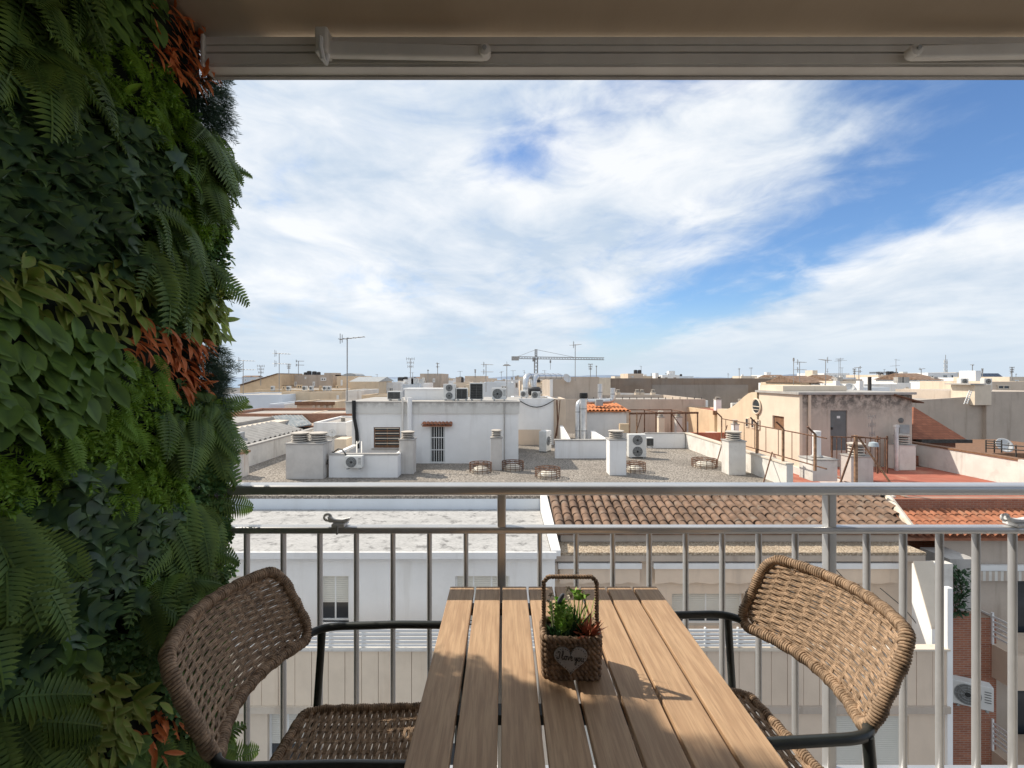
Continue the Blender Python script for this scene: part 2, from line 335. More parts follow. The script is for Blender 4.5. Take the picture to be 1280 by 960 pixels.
# shared meshes for repeated small pieces
def disc_mesh(name, r, d, mats, n=20):
    m = MB(); R = Matrix.Rotation(radians(90), 3, 'X')       # axis along -y
    m.lathe((0, 0, 0), [(r, 0), (r, d)], n, 0, R); return m.mesh(name, mats, 40)
def aircon(X, Y, Z, w, h, d, label, fans=1, style='fan', rz=0, group=None, stand=.06):
    """outdoor unit, front towards -y; X, Y centre of the front bottom edge"""
    root = thing('air_conditioner', (X, Y + d / 2, Z), label, 'air conditioner', group, rz)
    m = MB(); m.box(-w / 2, w / 2, -d / 2, d / 2, stand, h); m.build('casing', M['ac_white'], root, local=True, bevel=.02)
    for sx in (-1, 1):
        m = MB(); m.box(sx * w * .35 - .03, sx * w * .35 + .03, -d / 2 - .01, d / 2 + .01, 0, stand - .002); m.build('foot', M['alu_grey'], root, local=True)
    yf = -d / 2
    if style == 'fan':
        r = min(w * (.40 if fans > 1 else .34), (h - stand) / (2 * fans) * .86); cx = 0 if fans > 1 else -w * .12
        for i in range(fans):
            cz = stand + (h - stand) * (i + .5) / fans
            R = Matrix.Rotation(radians(90), 3, 'X')
            m = MB(); m.lathe((cx, yf - .004, cz), [(r, -.02), (r, .006)], 24, 0, R); g = m.build('fan_grille', M['fan'], root, local=True, smooth=True)
            m = MB()
            for k in range(1, 5): 
                q = r * k / 4; m.tube([(cx + q * cos(a * pi / 12), yf - .016, cz + q * sin(a * pi / 12)) for a in range(24)], .006, 4, True)
            for k in range(8):
                a = k * pi / 4; m.tube([(cx, yf - .018, cz), (cx + r * cos(a), yf - .018, cz + r * sin(a))], .006, 4)
            m.build('guard', M['alu_grey'], g, local=True)
            m = MB(); m.lathe((cx, yf - .012, cz), [(r * .25, 0), (r * .22, .02)], 14, 0, R); m.build('fan_hub', M['ac_dark'], g, local=True)
        if fans == 1:
            m = MB()
            for k in range(5): m.box(w * .28, w * .44, yf - .01, yf + .001, stand + h * (.3 + .1 * k), stand + h * (.33 + .1 * k))
            m.build('vent', M['fan'], root, local=True)
    else:
        m = MB(); m.box(-w * .44, w * .44, yf - .012, yf + .01, stand + .04, h - .05); g = m.build('coil_grille', M['ac_dark'], root, local=True)
        m = MB()
        for k in range(9): z = stand + .08 + (h - stand - .17) * k / 8; m.box(-w * .44, w * .44, yf - .02, yf - .013, z - .005, z + .005)
        for k in range(3): x = -w * .44 + w * .88 * k / 2; m.box(x - .008, x + .008, yf - .0225, yf - .0205, stand + .05, h - .06)
        m.build('guard', M['fan'], g, local=True)
    return root
def cowl_mb(r, h, rings=4):
    m = MB(); m.lathe((0, 0, 0), [(r * .78, 0), (r * .78, h * .93)], 20, 1)
    for k in range(rings):
        z = h * (.06 + .72 * k / (rings - 1)); m.lathe((0, 0, z), [(r, 0), (r * 1.04, h * .05), (r * .92, h * .12)], 20)
    m.lathe((0, 0, h * .9), [(r * 1.1, 0), (r * 1.12, h * .06), (r * .8, h * .12)], 20)
    return m
def chimney(x0, x1, ybase, ybody, ytop, label, cowls=1, D=None, z=ZG, d=None, m='chimney', cr=None, group='roof vent chimneys with ringed cowls', cap=.05):
    D = D or DG(ybase, z); X0, X1 = PX(x0, D), PX(x1, D); zb = PZ(ybody, D); zt = PZ(ytop, D); w = X1 - X0; d = d or min(w, .7)
    root = thing('chimney', ((X0 + X1) / 2, D + d / 2, z), label, 'chimney', group)
    b = MB(); b.box(-w / 2, w / 2, -d / 2, d / 2, 0, zb - z - cap); b.build('shaft', M[m], root, local=True, bevel=.02)
    b = MB(); b.box(-w / 2 - .03, w / 2 + .03, -d / 2 - .03, d / 2 + .03, zb - z - cap, zb - z); b.build('cap_slab', M['concrete'], root, local=True, bevel=.01)
    r = cr or min(w / max(1, cowls), d) * .44
    for i in range(cowls):
        cx = -w / 2 + w * (i + .5) / cowls
        o = cowl_mb(r, zt - zb).build('cowl', [M['cowl'], M['ac_dark']], root, smooth=True, local=True); o.location = (cx, 0, zb - z)
    return root
def cage_skylight(xc, ybase, wpx, hpx, label):
    D = DG(ybase, ZG); r = wpx / 2 / F * D; h = hpx * .72 / F * D
    root = thing('dome_skylight', (PX(xc, D), D + r, ZG), label, 'skylight', 'dome skylights under rusty wire cages')
    m = MB(); m.lathe((0, 0, 0), [(r * .8, 0), (r * .8, h * .18), (r * .72, h * .2)], 24); m.build('kerb', M['cream_dirty'], root, smooth=True, local=True)
    m = MB(); m.lathe((0, 0, h * .2), [(r * .78 * cos(a * pi / 16), r * .40 * sin(a * pi / 16)) for a in range(8)] + [(.01, r * .40)], 24); m.build('dome', M['milky'], root, smooth=70, local=True)
    for k in range(4):
        m = MB(); z = h * (.3 + .225 * k); m.tube([(r * cos(a * pi / 14), r * sin(a * pi / 14), z) for a in range(28)], .013 if k < 3 else .02, 5, True); m.build('hoop', M['rust'], root, smooth=True, local=True)
    for k in range(14):
        a = k * pi / 7; m = MB(); m.tube([(r * cos(a), r * sin(a), 0), (r * cos(a), r * sin(a), h)], .012, 5); m.build('upright', M['rust'], root, local=True)
    m = MB()
    for k in range(6): a = k * pi / 6; m.tube([(r * cos(a), r * sin(a), h * .98), (-r * cos(a), -r * sin(a), h * .98)], .009, 4)
    m.build('top_wires', M['rust'], root, local=True)
    return root
def antenna(x, yt, yb, D, label, kind='yagi', boom=None, rz=0.0, r=None, zb=None, group=None):
    X, zt, z0 = PX(x, D), PZ(yt, D), (PZ(yb, D) if zb is None else zb); r = r or max(.016, .0007 * D)
    root = thing('antenna', (X, D, z0), label, 'antenna', group); h = zt - z0
    m = MB(); m.tube([(0, 0, 0), (0, 0, h)], r, 6); m.build('mast', M['antenna'], root, local=True)
    e = r * .6; b = boom or min(1.1 + .012 * D, h * .5)
    Rz = Matrix.Rotation(rz, 3, 'Z')
    def bar(m, p, q, rad): m.tube([Rz @ Vector(p), Rz @ Vector(q)], rad, 5)
    if kind in ('yagi', 'double'):
        for lev in ([.985] if kind == 'yagi' else [.98, .72]):
            m = MB(); tilt = .10 * b if kind == 'yagi' else 0
            bar(m, (-b * .3, 0, h * lev - tilt * .3), (b * .7, 0, h * lev + tilt * .7), r * .8)
            for k in range(6):
                q = k / 5; x_ = -b * .28 + b * .95 * q; l = b * (.22 - .1 * q); z = h * lev + (x_ / b) * tilt
                bar(m, (x_, -l, z), (x_, l, z), e)
            l = b * .2; bar(m, (-b * .28, 0, h * lev - l), (-b * .28, 0, h * lev + l), e); bar(m, (-b * .2, 0, h * lev - l * .8), (-b * .2, 0, h * lev + l * .8), e)
            m.build('aerial', M['antenna'], root, local=True)
    elif kind == 'comb':
        m = MB()
        for k in range(3):
            z = h * (.98 - .16 * k); l = b * (.32 - .05 * k); bar(m, (-l, 0, z), (l, 0, z), e)
            for q in (-1, -.4, .4, 1): bar(m, (q * l, 0, z - .12 * b), (q * l, 0, z + .12 * b), e)
        m.build('aerial', M['antenna'], root, local=True)
    elif kind == 'pole':
        m = MB(); m.tube([(0, 0, h * .9), (0, 0, h * .985)], r * 2.4, 8); m.build('aerial', M['antenna'], root, local=True)
    return root
def dish(X, Y, Z, r, label, dirx=-.5, mast=.5, group=None):
    root = thing('satellite_dish', (X, Y, Z), label, 'satellite dish', group)
    m = MB(); m.tube([(0, .08, 0), (0, .08, mast), (0, .02, mast + .02)], .03, 6); m.build('mast', M['alu_grey'], root, local=True)
    d = Vector((dirx, -.8, .45)).normalized(); R = d.to_track_quat('Z', 'Y').to_matrix()
    m = MB(); pr = [(r * k / 5, r * .28 * (k / 5) ** 2) for k in range(6)]; pr[0] = (.005, 0); m.lathe((0, 0, mast + .02), pr, 20, 0, R)
    b = MB(); b.v = m.v; b.f = m.f[:-1]; b.m = m.m[:-1]
    o = b.build('reflector', M['dish'], root, smooth=60, local=True); s = o.modifiers.new('thick', 'SOLIDIFY'); s.thickness = .012
    m = MB(); t = R @ Vector((0, 0, r * .95)); c = Vector((0, 0, mast + .02)); m.tube([c + R @ Vector((0, -r, r * .28)), c + t], .012, 5); m.lathe(c + t * .97, [(.035, -.05), (.035, .05)], 8, 0, R); m.build('receiver_arm', M['alu_grey'], root, local=True)
    return root

# ================================================================== building across the street: white half
A0 = -13.0; A1 = 1.38; YW = 13.0; YP = 11.5; ZW = -3.175
rt = thing('white_apartment_building', ((A0 + A1) / 2, 14, ZS), 'white apartment building with bleached gravel roof and slatted terrace railing across the street', 'building')
holes = [(PX(399, YW), PX(436, YW), PZ(778, YW), PZ(720, YW)), (PX(569, YW), PX(637, YW), PZ(782, YW), PZ(720, YW)), (PX(262, YW), PX(318, YW), PZ(782, YW), PZ(720, YW))]
m = MB(); wallgrid(m, A0, A1, -5.95, -3.30, YW, YW + .25, holes); m.box(A0, A0 + .2, YW + .25, 17, -5.95, -3.30); m.box(A1 - .2, A1, YW + .25, 17, -5.95, -3.3); m.build('wall', M['white_clean'], rt)
m = MB(); m.box(A0, A1 - .12, YW - .14, 17.0, -3.30, ZW); m.build('roof', M['lichen_roof'], rt)
m = MB(); m.box(A0, A1 + .02, YW - .2, YW - .142, -3.34, ZW + .012); m.build('roof_edge', M['white_wall'], rt)
m = MB(); m.box(A0, A1 - .3, YW - .06, YW - .002, -3.46, -3.345); m.build('cornice', M['white_wall'], rt)
m = MB(); m.prism([(12.9, -3.14), (16.99, -2.66), (16.99, -3.3), (12.9, -3.3)], 'x', A1 - .1, A1 + .14); m.build('gable_kerb', M['white_wall'], rt)
for i, h in enumerate(holes): window(rt, *h, YW + .16, shut=.62 if i == 0 else .97, bars=1 if i == 0 else 2, sill=True)
m = MB(); m.box(A0, A1, YP + .12, YW, -6.0, -5.9); m.build('terrace_floor', M['roof_flat'], rt)
zp0, zp1 = PZ(882, YP), PZ(813, YP)
w = (A1 - A0) / 36; pan = MB(); pan.box(.006, w - .006, 0, .14, 0, zp1 - zp0); pme = pan.mesh('parapet_panel', M['parapet'])
for i in range(36): inst('parapet_panel', pme, rt, (A0 + w * i - wloc(rt).x, YP + (.004 if i % 2 else 0) - wloc(rt).y, zp0 - ZS))
m = MB(); m.box(A0, A1 - .01, YP - .05, YP + .18, zp1 + .002, zp1 + .05); m.build('coping', M['white_dirty'], rt)
m = MB(); m.box(A0, A1 - .01, YP - .06, YP + .1, zp0 - .16, zp0 - .003); m.build('slab_edge', M['cream_dirty'], rt)
def louvre_rail(rt, xa, xb, y, z0, z1, n, pitch, mt='balcony_white'):
    k = int((xb - xa) / pitch) + 1
    for i in range(k): m = MB(); x = xa + pitch * i; m.box(x - .02, x + .02, y, y + .04, z0, z1 + .02); m.build('railing_post', M[mt], rt)
    for j in range(n): z = z0 + (z1 - z0) * (j + .6) / n; m = MB(); m.box(xa, xb, y - .025, y - .003, z - .028, z + .028); m.build('railing_slat', M[mt], rt)
louvre_rail(rt, A0 + .1, A1 - .1, YP + .05, zp1 + .05, PZ(787, YP), 5, .79)
hl = [(PX(333, YP), PX(380, YP), PZ(985, YP), PZ(886, YP)), (PX(520, YP), PX(585, YP), PZ(985, YP), PZ(886, YP)), (PX(130, YP), PX(190, YP), PZ(985, YP), PZ(886, YP))]
m = MB(); wallgrid(m, A0, A1, ZS, zp0 - .163, YP + .05, YP + .3, hl); m.build('lower_wall', M['cream'], rt)
for h in hl: window(rt, *h, YP + .2, shut=.5, bars=1)

# ------------------------------------------------------------------ beige half with the tiled roof
B0 = 1.385; B1 = PX(1186, YP); YB = 13.55; ZL = -3.37
rt = thing('beige_apartment_building', ((B0 + B1) / 2, 14, ZS), 'beige apartment building under a brown clay tile roof across the street', 'building'); ro = wloc(rt)
m = MB(); wallgrid(m, B0, B1 + 1.1, -5.95, ZL - .24, YB, YB + .3, [(PX(707, YB), PX(800, YB), -5.5, PZ(742, YB)), (PX(840, YB), PX(930, YB), -5.5, PZ(742, YB)), (PX(985, YB), PX(1075, YB), -5.5, PZ(742, YB))]); m.build('wall', M['beige'], rt)
for a, b in ((707, 800), (840, 930), (985, 1075)): window(rt, PX(a, YB), PX(b, YB), -5.5, PZ(742, YB), YB + .2, frame='frame_white', shut=.8, bars=1)
m = MB(); m.box(B0 + .16, B1 + 1.1, 13.36, 14.25, ZL - .08, ZL); m.build('gravel_ledge', M['tan_gravel'], rt)
m = MB(); m.box(B0, B1 + 1.05, 13.33, YB + .28, ZL - .237, ZL - .083); m.build('cornice', M['beige_grey'], rt)
m = MB(); m.box(B0 + .3, PX(1130, 14.3), 14.27, 14.45, ZL - .5, -3.02); m.build('eave_wall', M['beige_grey'], rt)
for a, b in ((698, 803), (818, 968), (985, 1128)):
    m = MB(); m.box(PX(a, 13.3), PX(b, 13.3), 13.34, 13.52, PZ(712, 13.3), PZ(705, 13.3)); c = m.build('awning_cassette', M['balcony_white'], rt)
    m = MB(); n = 14; xs = [PX(a + 2 + (b - a - 4) * i / n, 13.3) for i in range(n + 1)]
    pts = [(x, PZ(712, 13.3) - .02) for x in xs] + [(x, PZ(731 + 1.2 * sin(i * 1.9 + a), 13.3)) for i, x in reversed(list(enumerate(xs)))]
    m.prism(pts, 'y', 13.40, 13.412); m.build('valance', M['beige'], c)
m = MB(); m.box(PX(678, 13.4), PX(696, 13.4), 13.2, 13.34, PZ(722, 13.4), PZ(702, 13.4)); m.build('junction_box', M['beige_grey'], rt)
m = MB(); m.box(B0, B1, YP + .12, YB, -6.0, -5.9); m.build('terrace_floor', M['roof_flat'], rt)
w = (B1 - B0) / 24; pan = MB(); pan.box(.006, w - .006, 0, .14, 0, zp1 - zp0); pme = pan.mesh('parapet_panel', M['beige'])
for i in range(24): inst('parapet_panel', pme, rt, (B0 + w * i - ro.x, YP + (.004 if i % 2 else 0) - ro.y, zp0 - ZS))
m = MB(); m.box(B0, B1, YP - .05, YP + .18, zp1 + .002, zp1 + .05); m.build('coping', M['cream_dirty'], rt)
m = MB(); m.box(B0, B1, YP - .06, YP + .1, zp0 - .16, zp0 - .003); m.build('slab_edge', M['beige_grey'], rt)
louvre_rail(rt, B0 + .3, PX(985, YP), YP + .05, zp1 + .05, PZ(787, YP), 5, .79)
m = MB(); m.tube([P(1045, 712, 12.9), P(1075, 745, 12.6), P(1105, 772, 12.2), P(1140, 800, 11.9)], .012, 5); m.tube([P(1100, 735, 13.2), P(1130, 760, 12.9), P(1150, 785, 12.6)], .012, 5); m.build('slack_wire', M['iron_dark'], rt)
# recessed balcony and shuttered windows of the storey below
hl = [(PX(855, YP), PX(925, YP), -9.4, PZ(893, YP)), (PX(1045, YP), PX(1090, YP), -8.7, PZ(897, YP)), (PX(1093, YP), PX(1138, YP), -8.7, PZ(897, YP)), (PX(700, YP), PX(760, YP), -8.7, PZ(900, YP))]
m = MB(); wallgrid(m, B0, B1, ZS, zp0 - .163, YP + .05, YP + .35, hl); m.build('lower_wall', M['beige'], rt)
for h in hl[1:]: window(rt, *h, YP + .2, shut=.97, bars=0)
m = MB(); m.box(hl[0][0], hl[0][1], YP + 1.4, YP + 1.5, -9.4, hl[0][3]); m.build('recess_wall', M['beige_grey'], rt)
# sloping wing wall at the end of the terrace, white on its sunlit side
m = MB(); xw = PX(1152, 12.5)
m.prism([(12.2, -5.85), (12.8, -5.85), (12.8, PZ(704, 12.8)), (12.72, PZ(704, 12.75)), (12.2, PZ(786, 12.2))], 'x', xw, xw + .16); m.build('wing_wall', M['white_clean'], rt)
m = MB(); m.prism([(12.18, PZ(786, 12.2) + .003), (12.72, PZ(704, 12.75) + .003), (12.72, PZ(704, 12.75) + .07), (12.18, PZ(786, 12.2) + .07)], 'x', xw - .03, xw + .5); m.build('wing_coping', M['cream_dirty'], rt)
m = MB(); m.box(B1 - .05, B1 + .08, YP - .02, YP + .1, ZS, PZ(735, YP)); m.build('downpipe', M['white_wall'], rt)
m = MB(); m.box(PX(1160, 13.4), PX(1187, 13.4), 13.3, 13.52, -5.95, PZ(703, 13.4)); m.build('end_wall', M['white_dirty'], rt)
# tiled roof: every barrel tile a piece
yT, zT, yE, zE = 17.02, -2.36, 14.12, -3.03
sl_ = atan2(zT - zE, yT - yE); Ln = sqrt((yT - yE) ** 2 + (zT - zE) ** 2)
def tile_mesh(name, r0, r1, ln, mt, th=.018, n=7):
    m = MB(); vs = []
    for (yy, r) in ((0, r0), (ln, r1)):
        for rr_ in (r, r - th):
            for i in range(n + 1): a = pi * i / n; vs.append((rr_ * cos(a), yy, rr_ * sin(a) * .85))
    k = n + 1; fs = []
    for i in range(n):
        fs += [(i, i + 1, 2 * k + i + 1, 2 * k + i), (k + i, 3 * k + i, 3 * k + i + 1, k + i + 1), (i, k + i, k + i + 1, i + 1)]
    m.add(vs, fs); return m.mesh(name, mt, 50)
tm = [tile_mesh('roof_tile', .128, .105, .50, M['tile'])]
rc = lambda y: PX(1100, 17) + (PX(1137, 14.2) - PX(1100, 17)) * (yT - y) / (yT - yE)     # right hip line
m = MB(); m.add([(B0 + .18, yE + .08, zE - .05), (rc(yE) - .05, yE + .08, zE - .05), (rc(yT) - .05, yT, zT - .05), (B0 + .18, yT, zT - .05), (B0 + .18, yE + .08, zE - .13), (rc(yE) - .05, yE + .08, zE - .13), (rc(yT) - .05, yT, zT - .13), (B0 + .18, yT, zT - .13)], [(0, 1, 2, 3), (7, 6, 5, 4), (0, 4, 5, 1), (1, 5, 6, 2), (2, 6, 7, 3), (3, 7, 4, 0)])
roof = m.build('tile_roof', M['tile'], rt)
pit = .285; ncol = int((rc(yT) - B0) / pit) + 1; rows = 7; rj = random.Random(5)
cm = MB()                      # the channel tiles between the barrels
for c in range(ncol):
    x = B0 + .3 + pit * c
    for r_ in range(rows):
        y = yE + (yT - yE) * r_ / rows; z = zE + (zT - zE) * r_ / rows
        if x > rc(y + .3) - .12: continue
        inst('roof_tile', tm[0], roof, (x - ro.x + rj.uniform(-.012, .012), y - ro.y, z - ro.z + .035 - .0 + rj.uniform(-.004, .008)), (sl_ - .02, 0, rj.uniform(-.025, .025)), rj.uniform(.96, 1.04))
m = MB()
for c in range(ncol):
    x = B0 + .3 + pit * (c + .5)
    if x > rc(yT) - .2: continue
    y1 = yT; 
    # stop at the hip
    yy0 = yE if x < rc(yE) - .1 else yE + (yT - yE) * (x - rc(yE) + .1) / (rc(yT) - rc(yE))
    k = 4; vs = []
    for yy in (yy0, y1):
        zz = zE + (zT - zE) * (yy - yE) / (yT - yE)
        for i in range(k + 1): a = pi + pi * i / k; vs.append((x + .1 * cos(a), yy, zz + .035 + .06 * sin(a)))
    m.add(vs, [(i, i + 1, k + 2 + i, k + 1 + i) for i in range(k)])
m.build('channel_tiles', M['tile'], roof)
m = MB(); m.tube([(rc(yE), yE - .05, zE + .04), (rc(yT), yT, zT + .04)], .11, 8); m.build('hip_ridge', M['cream_dirty'], rt)
m = MB(); m.box(rc(yE) - 1.5, B1 + 1.1, 14.3, 17.0, -3.46, -3.375); m.build('side_roof', M['tan_gravel'], rt)

# ------------------------------------------------------------------ brick building with balconies further right
rt = thing('brick_apartment_building', (19, 18, ZS), 'red brick apartment building with white slatted balconies and red tile eave', 'building'); ro = wloc(rt)
C0 = PX(1105, 17.5); 
m = MB(); m.box(C0, 30, 17.5, 17.7, -4.2, -2.93); m.build('terrace_wall', M['brick'], rt)
cy0, cy1, cz0, cz1 = 15.95, 17.48, -3.80, -3.36; CX = PX(1130, 16)
tr = MB(); tr.add([(CX, cy0 + .05, cz0 - .06), (30, cy0 + .05, cz0 - .06), (30, cy1, cz1 - .06), (CX, cy1, cz1 - .06), (CX, cy0 + .05, cz0 - .14), (30, cy0 + .05, cz0 - .14), (30, cy1, cz1 - .14), (CX, cy1, cz1 - .14)], [(0, 1, 2, 3), (7, 6, 5, 4), (0, 4, 5, 1), (1, 5, 6, 2), (2, 6, 7, 3), (3, 7, 4, 0)])
rf = tr.build('tile_eave', M['tile_red'], rt); sm = tile_mesh('roof_tile', .115, .095, .46, M['tile_red']); s2 = atan2(cz1 - cz0, cy1 - cy0)
for c in range(34):
    for r_ in range(4):
        q = r_ / 4; inst('roof_tile', sm, rf, (CX + .1 + .25 * c - ro.x + rj.uniform(-.01, .01), cy0 + (cy1 - cy0) * q - ro.y, cz0 + (cz1 - cz0) * q + .03 - ro.z), (s2 - .02, 0, rj.uniform(-.02, .02)), 1.0)
m = MB(); wallgrid(m, PX(1180, 16.3), 30, ZS, -3.86, 16.3, 16.6, [(17.3, 18.6, -7.7, -5.35), (17.3, 18.6, -11.1, -8.8)]); m.build('wall', M['beige_grey'], rt)
for zc in (-7.7, -11.1): window(rt, 17.3, 18.6, zc, zc + 2.3, 16.5, frame='iron_dark', bars=1)
m = MB(); m.box(PX(1187, 15), PX(1214, 15), 15.0, 16.28, ZS, PZ(768, 15)); m.build('brick_pier', M['brick'], rt)
m = MB(); m.box(PX(1214, 15) + .003, 16.0, 15.6, 16.27, ZS, PZ(768, 15) - .4); m.build('brick_wall', M['brick'], rt)
m = MB(); m.box(PX(1187, 15.2), PX(1221, 15.2), 15.2, 16.28, PZ(768, 15) + .004, -4.25); m.build('stained_wall', M['concrete'], rt)
m = MB(); m.box(PX(1222, 16.2), 30, 16.15, 16.26, PZ(713, 16.2), PZ(706, 16.2)); aw = m.build('awning_cassette', M['frame_white'], rt)
for i in range(30):
    x = PX(1222, 16.2) + .1 * i; m = MB(); m.box(x + .002, x + .098, 16.12, 16.13, PZ(725, 16.2), PZ(713, 16.2)); m.build('valance_stripe', M['awning_stripe'] if i % 2 else M['beige_grey'], aw)
for zt in (-6.17, -9.62):
    xb, yb, yn = 15.85, 16.28, 14.9
    b = MB(); b.box(xb, 30, yn, yb, zt - 2.05, zt - .98); sb = b.build('balcony_front', M['beige'], rt)
    for j in range(5):
        z = zt - .08 - j * .155
        b = MB(); b.box(xb - .01, xb + .02, yn, yb, z - .03, z + .03); b.build('railing_slat', M['balcony_white'], sb)
        b = MB(); b.box(xb + .4, 30, yn - .015, yn + .015, z - .03, z + .03); b.build('railing_slat', M['balcony_white'], sb)
    for (x, y) in ((xb, yn + .02), (xb, yb - .7), (xb + .42, yn), (xb + 1.5, yn), (xb + 2.6, yn)):
        b = MB(); b.box(x - .03, x + .03, y - .03, y + .03, zt - .98, zt + .05); b.build('railing_post', M['balcony_white'], sb)
aircon(PX(1218, 14.6), 14.55, PZ(886, 14.6), .95, .78, .34, 'white outdoor unit bracketed to the red brick pier between balconies', 1, rz=radians(-28))
# creeping plant on the stained wall
def leafy(name, label, c, rad, n, col, lf=.07, cat='plant', seed=1):
    R = random.Random(seed); root = thing(name, (c[0], c[1], c[2] - rad[2]), label, cat); m = MB()
    for i in range(n):
        p = Vector((c[0] + R.gauss(0, .45) * rad[0], c[1] + R.uniform(-1, 1) * rad[1], c[2] + R.uniform(-1, 1) * rad[2])); q = Matrix.Rotation(R.uniform(0, 6.3), 3, 'Z') @ Matrix.Rotation(R.uniform(-1, 1), 3, 'X'); s = lf * R.uniform(.6, 1.3)
        m.add([p + q @ Vector(v) * s for v in ((-.4, 0, 0), (0, -1, .1), (.45, 0, .05), (0, .9, .2), (0, 0, .2))], [(0, 1, 4), (1, 2, 4), (2, 3, 4), (3, 0, 4)])
    o = m.build('foliage', col, root); o['kind'] = 'stuff'
    m = MB()
    for i in range(5):
        p = Vector((c[0] + R.uniform(-.3, .3) * rad[0], c[1] + rad[1], c[2] - rad[2])); m.tube([p, p + Vector((R.uniform(-.2, .2), 0, rad[2] * .9)), p + Vector((R.uniform(-.4, .4) * rad[0], 0, rad[2] * 1.8))], .012, 4)
    m.build('stem', M['wood_brown'], root); return root
M['creeper'] = mat('creeper_leaf', (.035, .075, .03), .5, .4, 9)
leafy('climbing_plant', 'dark green creeper climbing the stained wall above the red brick pier', (PX(1198, 15.0), 14.95, PZ(738, 15.0)), (.33, .15, .75), 170, M['creeper'], .11, seed=4)
leafy('potted_creeper', 'bushy plant with red flowers hanging in the recessed balcony below', (PX(888, 12), 12.1, PZ(925, 12)), (.7, .25, .55), 150, M['creeper'], .07, seed=9)
# ================================================================== gravel roof building behind
GX0, GX1, GY0, GY1 = -12.25, 11.1, 17.03, 36.0
rt = thing('gravel_roof_building', (0, 26, ZS), 'wide building topped by a flat gravel roof with low white parapets', 'building'); ro = wloc(rt)
m = MB(); m.box(GX0, GX1, GY0, GY1, ZS, ZG - .1); m.build('wall', M['pale_blue'], rt)
m = MB(); m.box(GX0 + .22, GX1 - .22, GY0, GY1, ZG - .097, ZG); m.build('gravel_roof', M['gravel'], rt)
zp = -1.85
m = MB(); m.box(GX0 - .02, GX0 + .2, GY0 + 2.6, GY1, ZG - .3, -1.78); m.build('parapet', M['white_dirty'], rt)
m = MB(); m.box(GX0 - .06, GX0 + .24, GY0 + 2.6, GY1, -1.776, -1.70); m.build('parapet_coping', M['concrete'], rt)
m = MB(); m.box(GX1 - .25, GX1, GY0 + 1.4, 28.9, ZG - .3, zp); m.build('parapet', M['white_dirty'], rt)
m = MB(); m.box(GX1 - .29, GX1 + .04, GY0 + 1.4, 28.94, zp + .003, zp + .06); m.build('parapet_coping', M['cream_dirty'], rt)
m = MB(); m.box(PX(806, 28.65), GX1 - .3, 28.65, 28.9, ZG - .3, zp); m.build('parapet', M['white_wall'], rt)
m = MB(); m.box(PX(806, 28.65), GX1 - .3, 28.62, 28.93, zp + .003, zp + .05); m.build('parapet_coping', M['concrete'], rt)
m = MB(); d = DG(573, ZG); m.box(PX(694, d), PX(757, d), d, d + .22, ZG, PZ(551, d)); m.build('parapet', M['white_wall'], rt)
m = MB(); m.box(PX(693, d), PX(758, d), d - .03, d + .25, PZ(551, d) + .003, PZ(550, d) + .02); m.build('parapet_coping', M['concrete'], rt)
m = MB(); m.box(PX(757, d) - .1, PX(757, d) + .12, d + .26, 28.9, ZG, PZ(549, d)); m.build('parapet', M['white_wall'], rt)
m = MB(); m.prism([(25.6, ZG), (29.5, ZG), (29.5, PZ(532, 29.5)), (25.6, PZ(552, 25.6))], 'x', PX(706, 27), PX(706, 27) + .2); m.build('stair_wall', M['white_wall'], rt)

# ------------------------------------------------------------------ white stair house with door and window
D1 = 23.5; w0, w1 = PX(440, D1), PX(648, D1); zt = PZ(503, D1); zb_ = PZ(517, D1)
rt = thing('white_roof_house', ((w0 + w1) / 2, D1 + 2.6, ZG), 'white rooftop stair house with barred door and louvred window', 'rooftop house'); ro = wloc(rt)
hw = (PX(467, D1), PX(500, D1), PZ(560, D1), PZ(534, D1)); hd = (PX(537, D1), PX(557, D1), ZG + .02, PZ(532, D1))
m = MB(); wallgrid(m, w0, w1, ZG, zb_, D1, D1 + .25, [hw, hd]); m.box(w0, w0 + .2, D1 + .25, 28.7, ZG, zb_); m.box(w1 - .2, w1, D1 + .25, 28.7, ZG, zb_); m.box(w0 + .2, w1 - .2, 28.5, 28.7, ZG, zb_); m.build('wall', M['white_wall'], rt)
m = MB(); m.box(PX(433, D1), w1 + .05, D1 - .06, 28.8, zb_ + .002, zt); m.build('roof_band', mat('house_fascia', (.66, .64, .60), .9, .06, 1, .4, (.36, .33, .29), top=(zt - .35, zt, .6, (.25, .23, .21))), rt)
m = MB(); m.box(PX(432, D1), w1 + .09, D1 - .1, 28.84, zt + .002, zt + .05); m.build('coping', M['concrete'], rt)
wn = window(rt, *hw, D1 + .14, frame='wood_brown', bars=1, t=.06)
for k in range(8): m = MB(); z = hw[2] + .1 + (hw[3] - hw[2] - .16) * k / 7; m.box(hw[0] + .05, hw[1] - .05, D1 + .04, D1 + .055, z - .022, z + .022); m.build('louvre', M['cream_dirty'] if k % 2 else M['wood_brown'], wn)
m = MB(); m.box(hw[0] - .08, hw[1] + .08, D1 - .08, D1 - .002, hw[2] - .07, hw[2]); m.build('sill', M['concrete'], wn)
m = MB(); m.box(hd[0], hd[1], D1 + .14, D1 + .18, hd[2], hd[3]); dr = m.build('door', M['ac_dark'], rt)
m = MB()
for a, b in ((hd[0], hd[0] + .06), (hd[1] - .06, hd[1])): m.box(a, b, D1 - .01, D1 + .08, hd[2], hd[3])
m.box(hd[0] + .06, hd[1] - .06, D1 - .01, D1 + .08, hd[3] - .06, hd[3]); m.box(hd[0] + .06, hd[1] - .06, D1 - .01, D1 + .08, hd[2], hd[2] + .06); m.build('door_frame', M['frame_white'], dr)
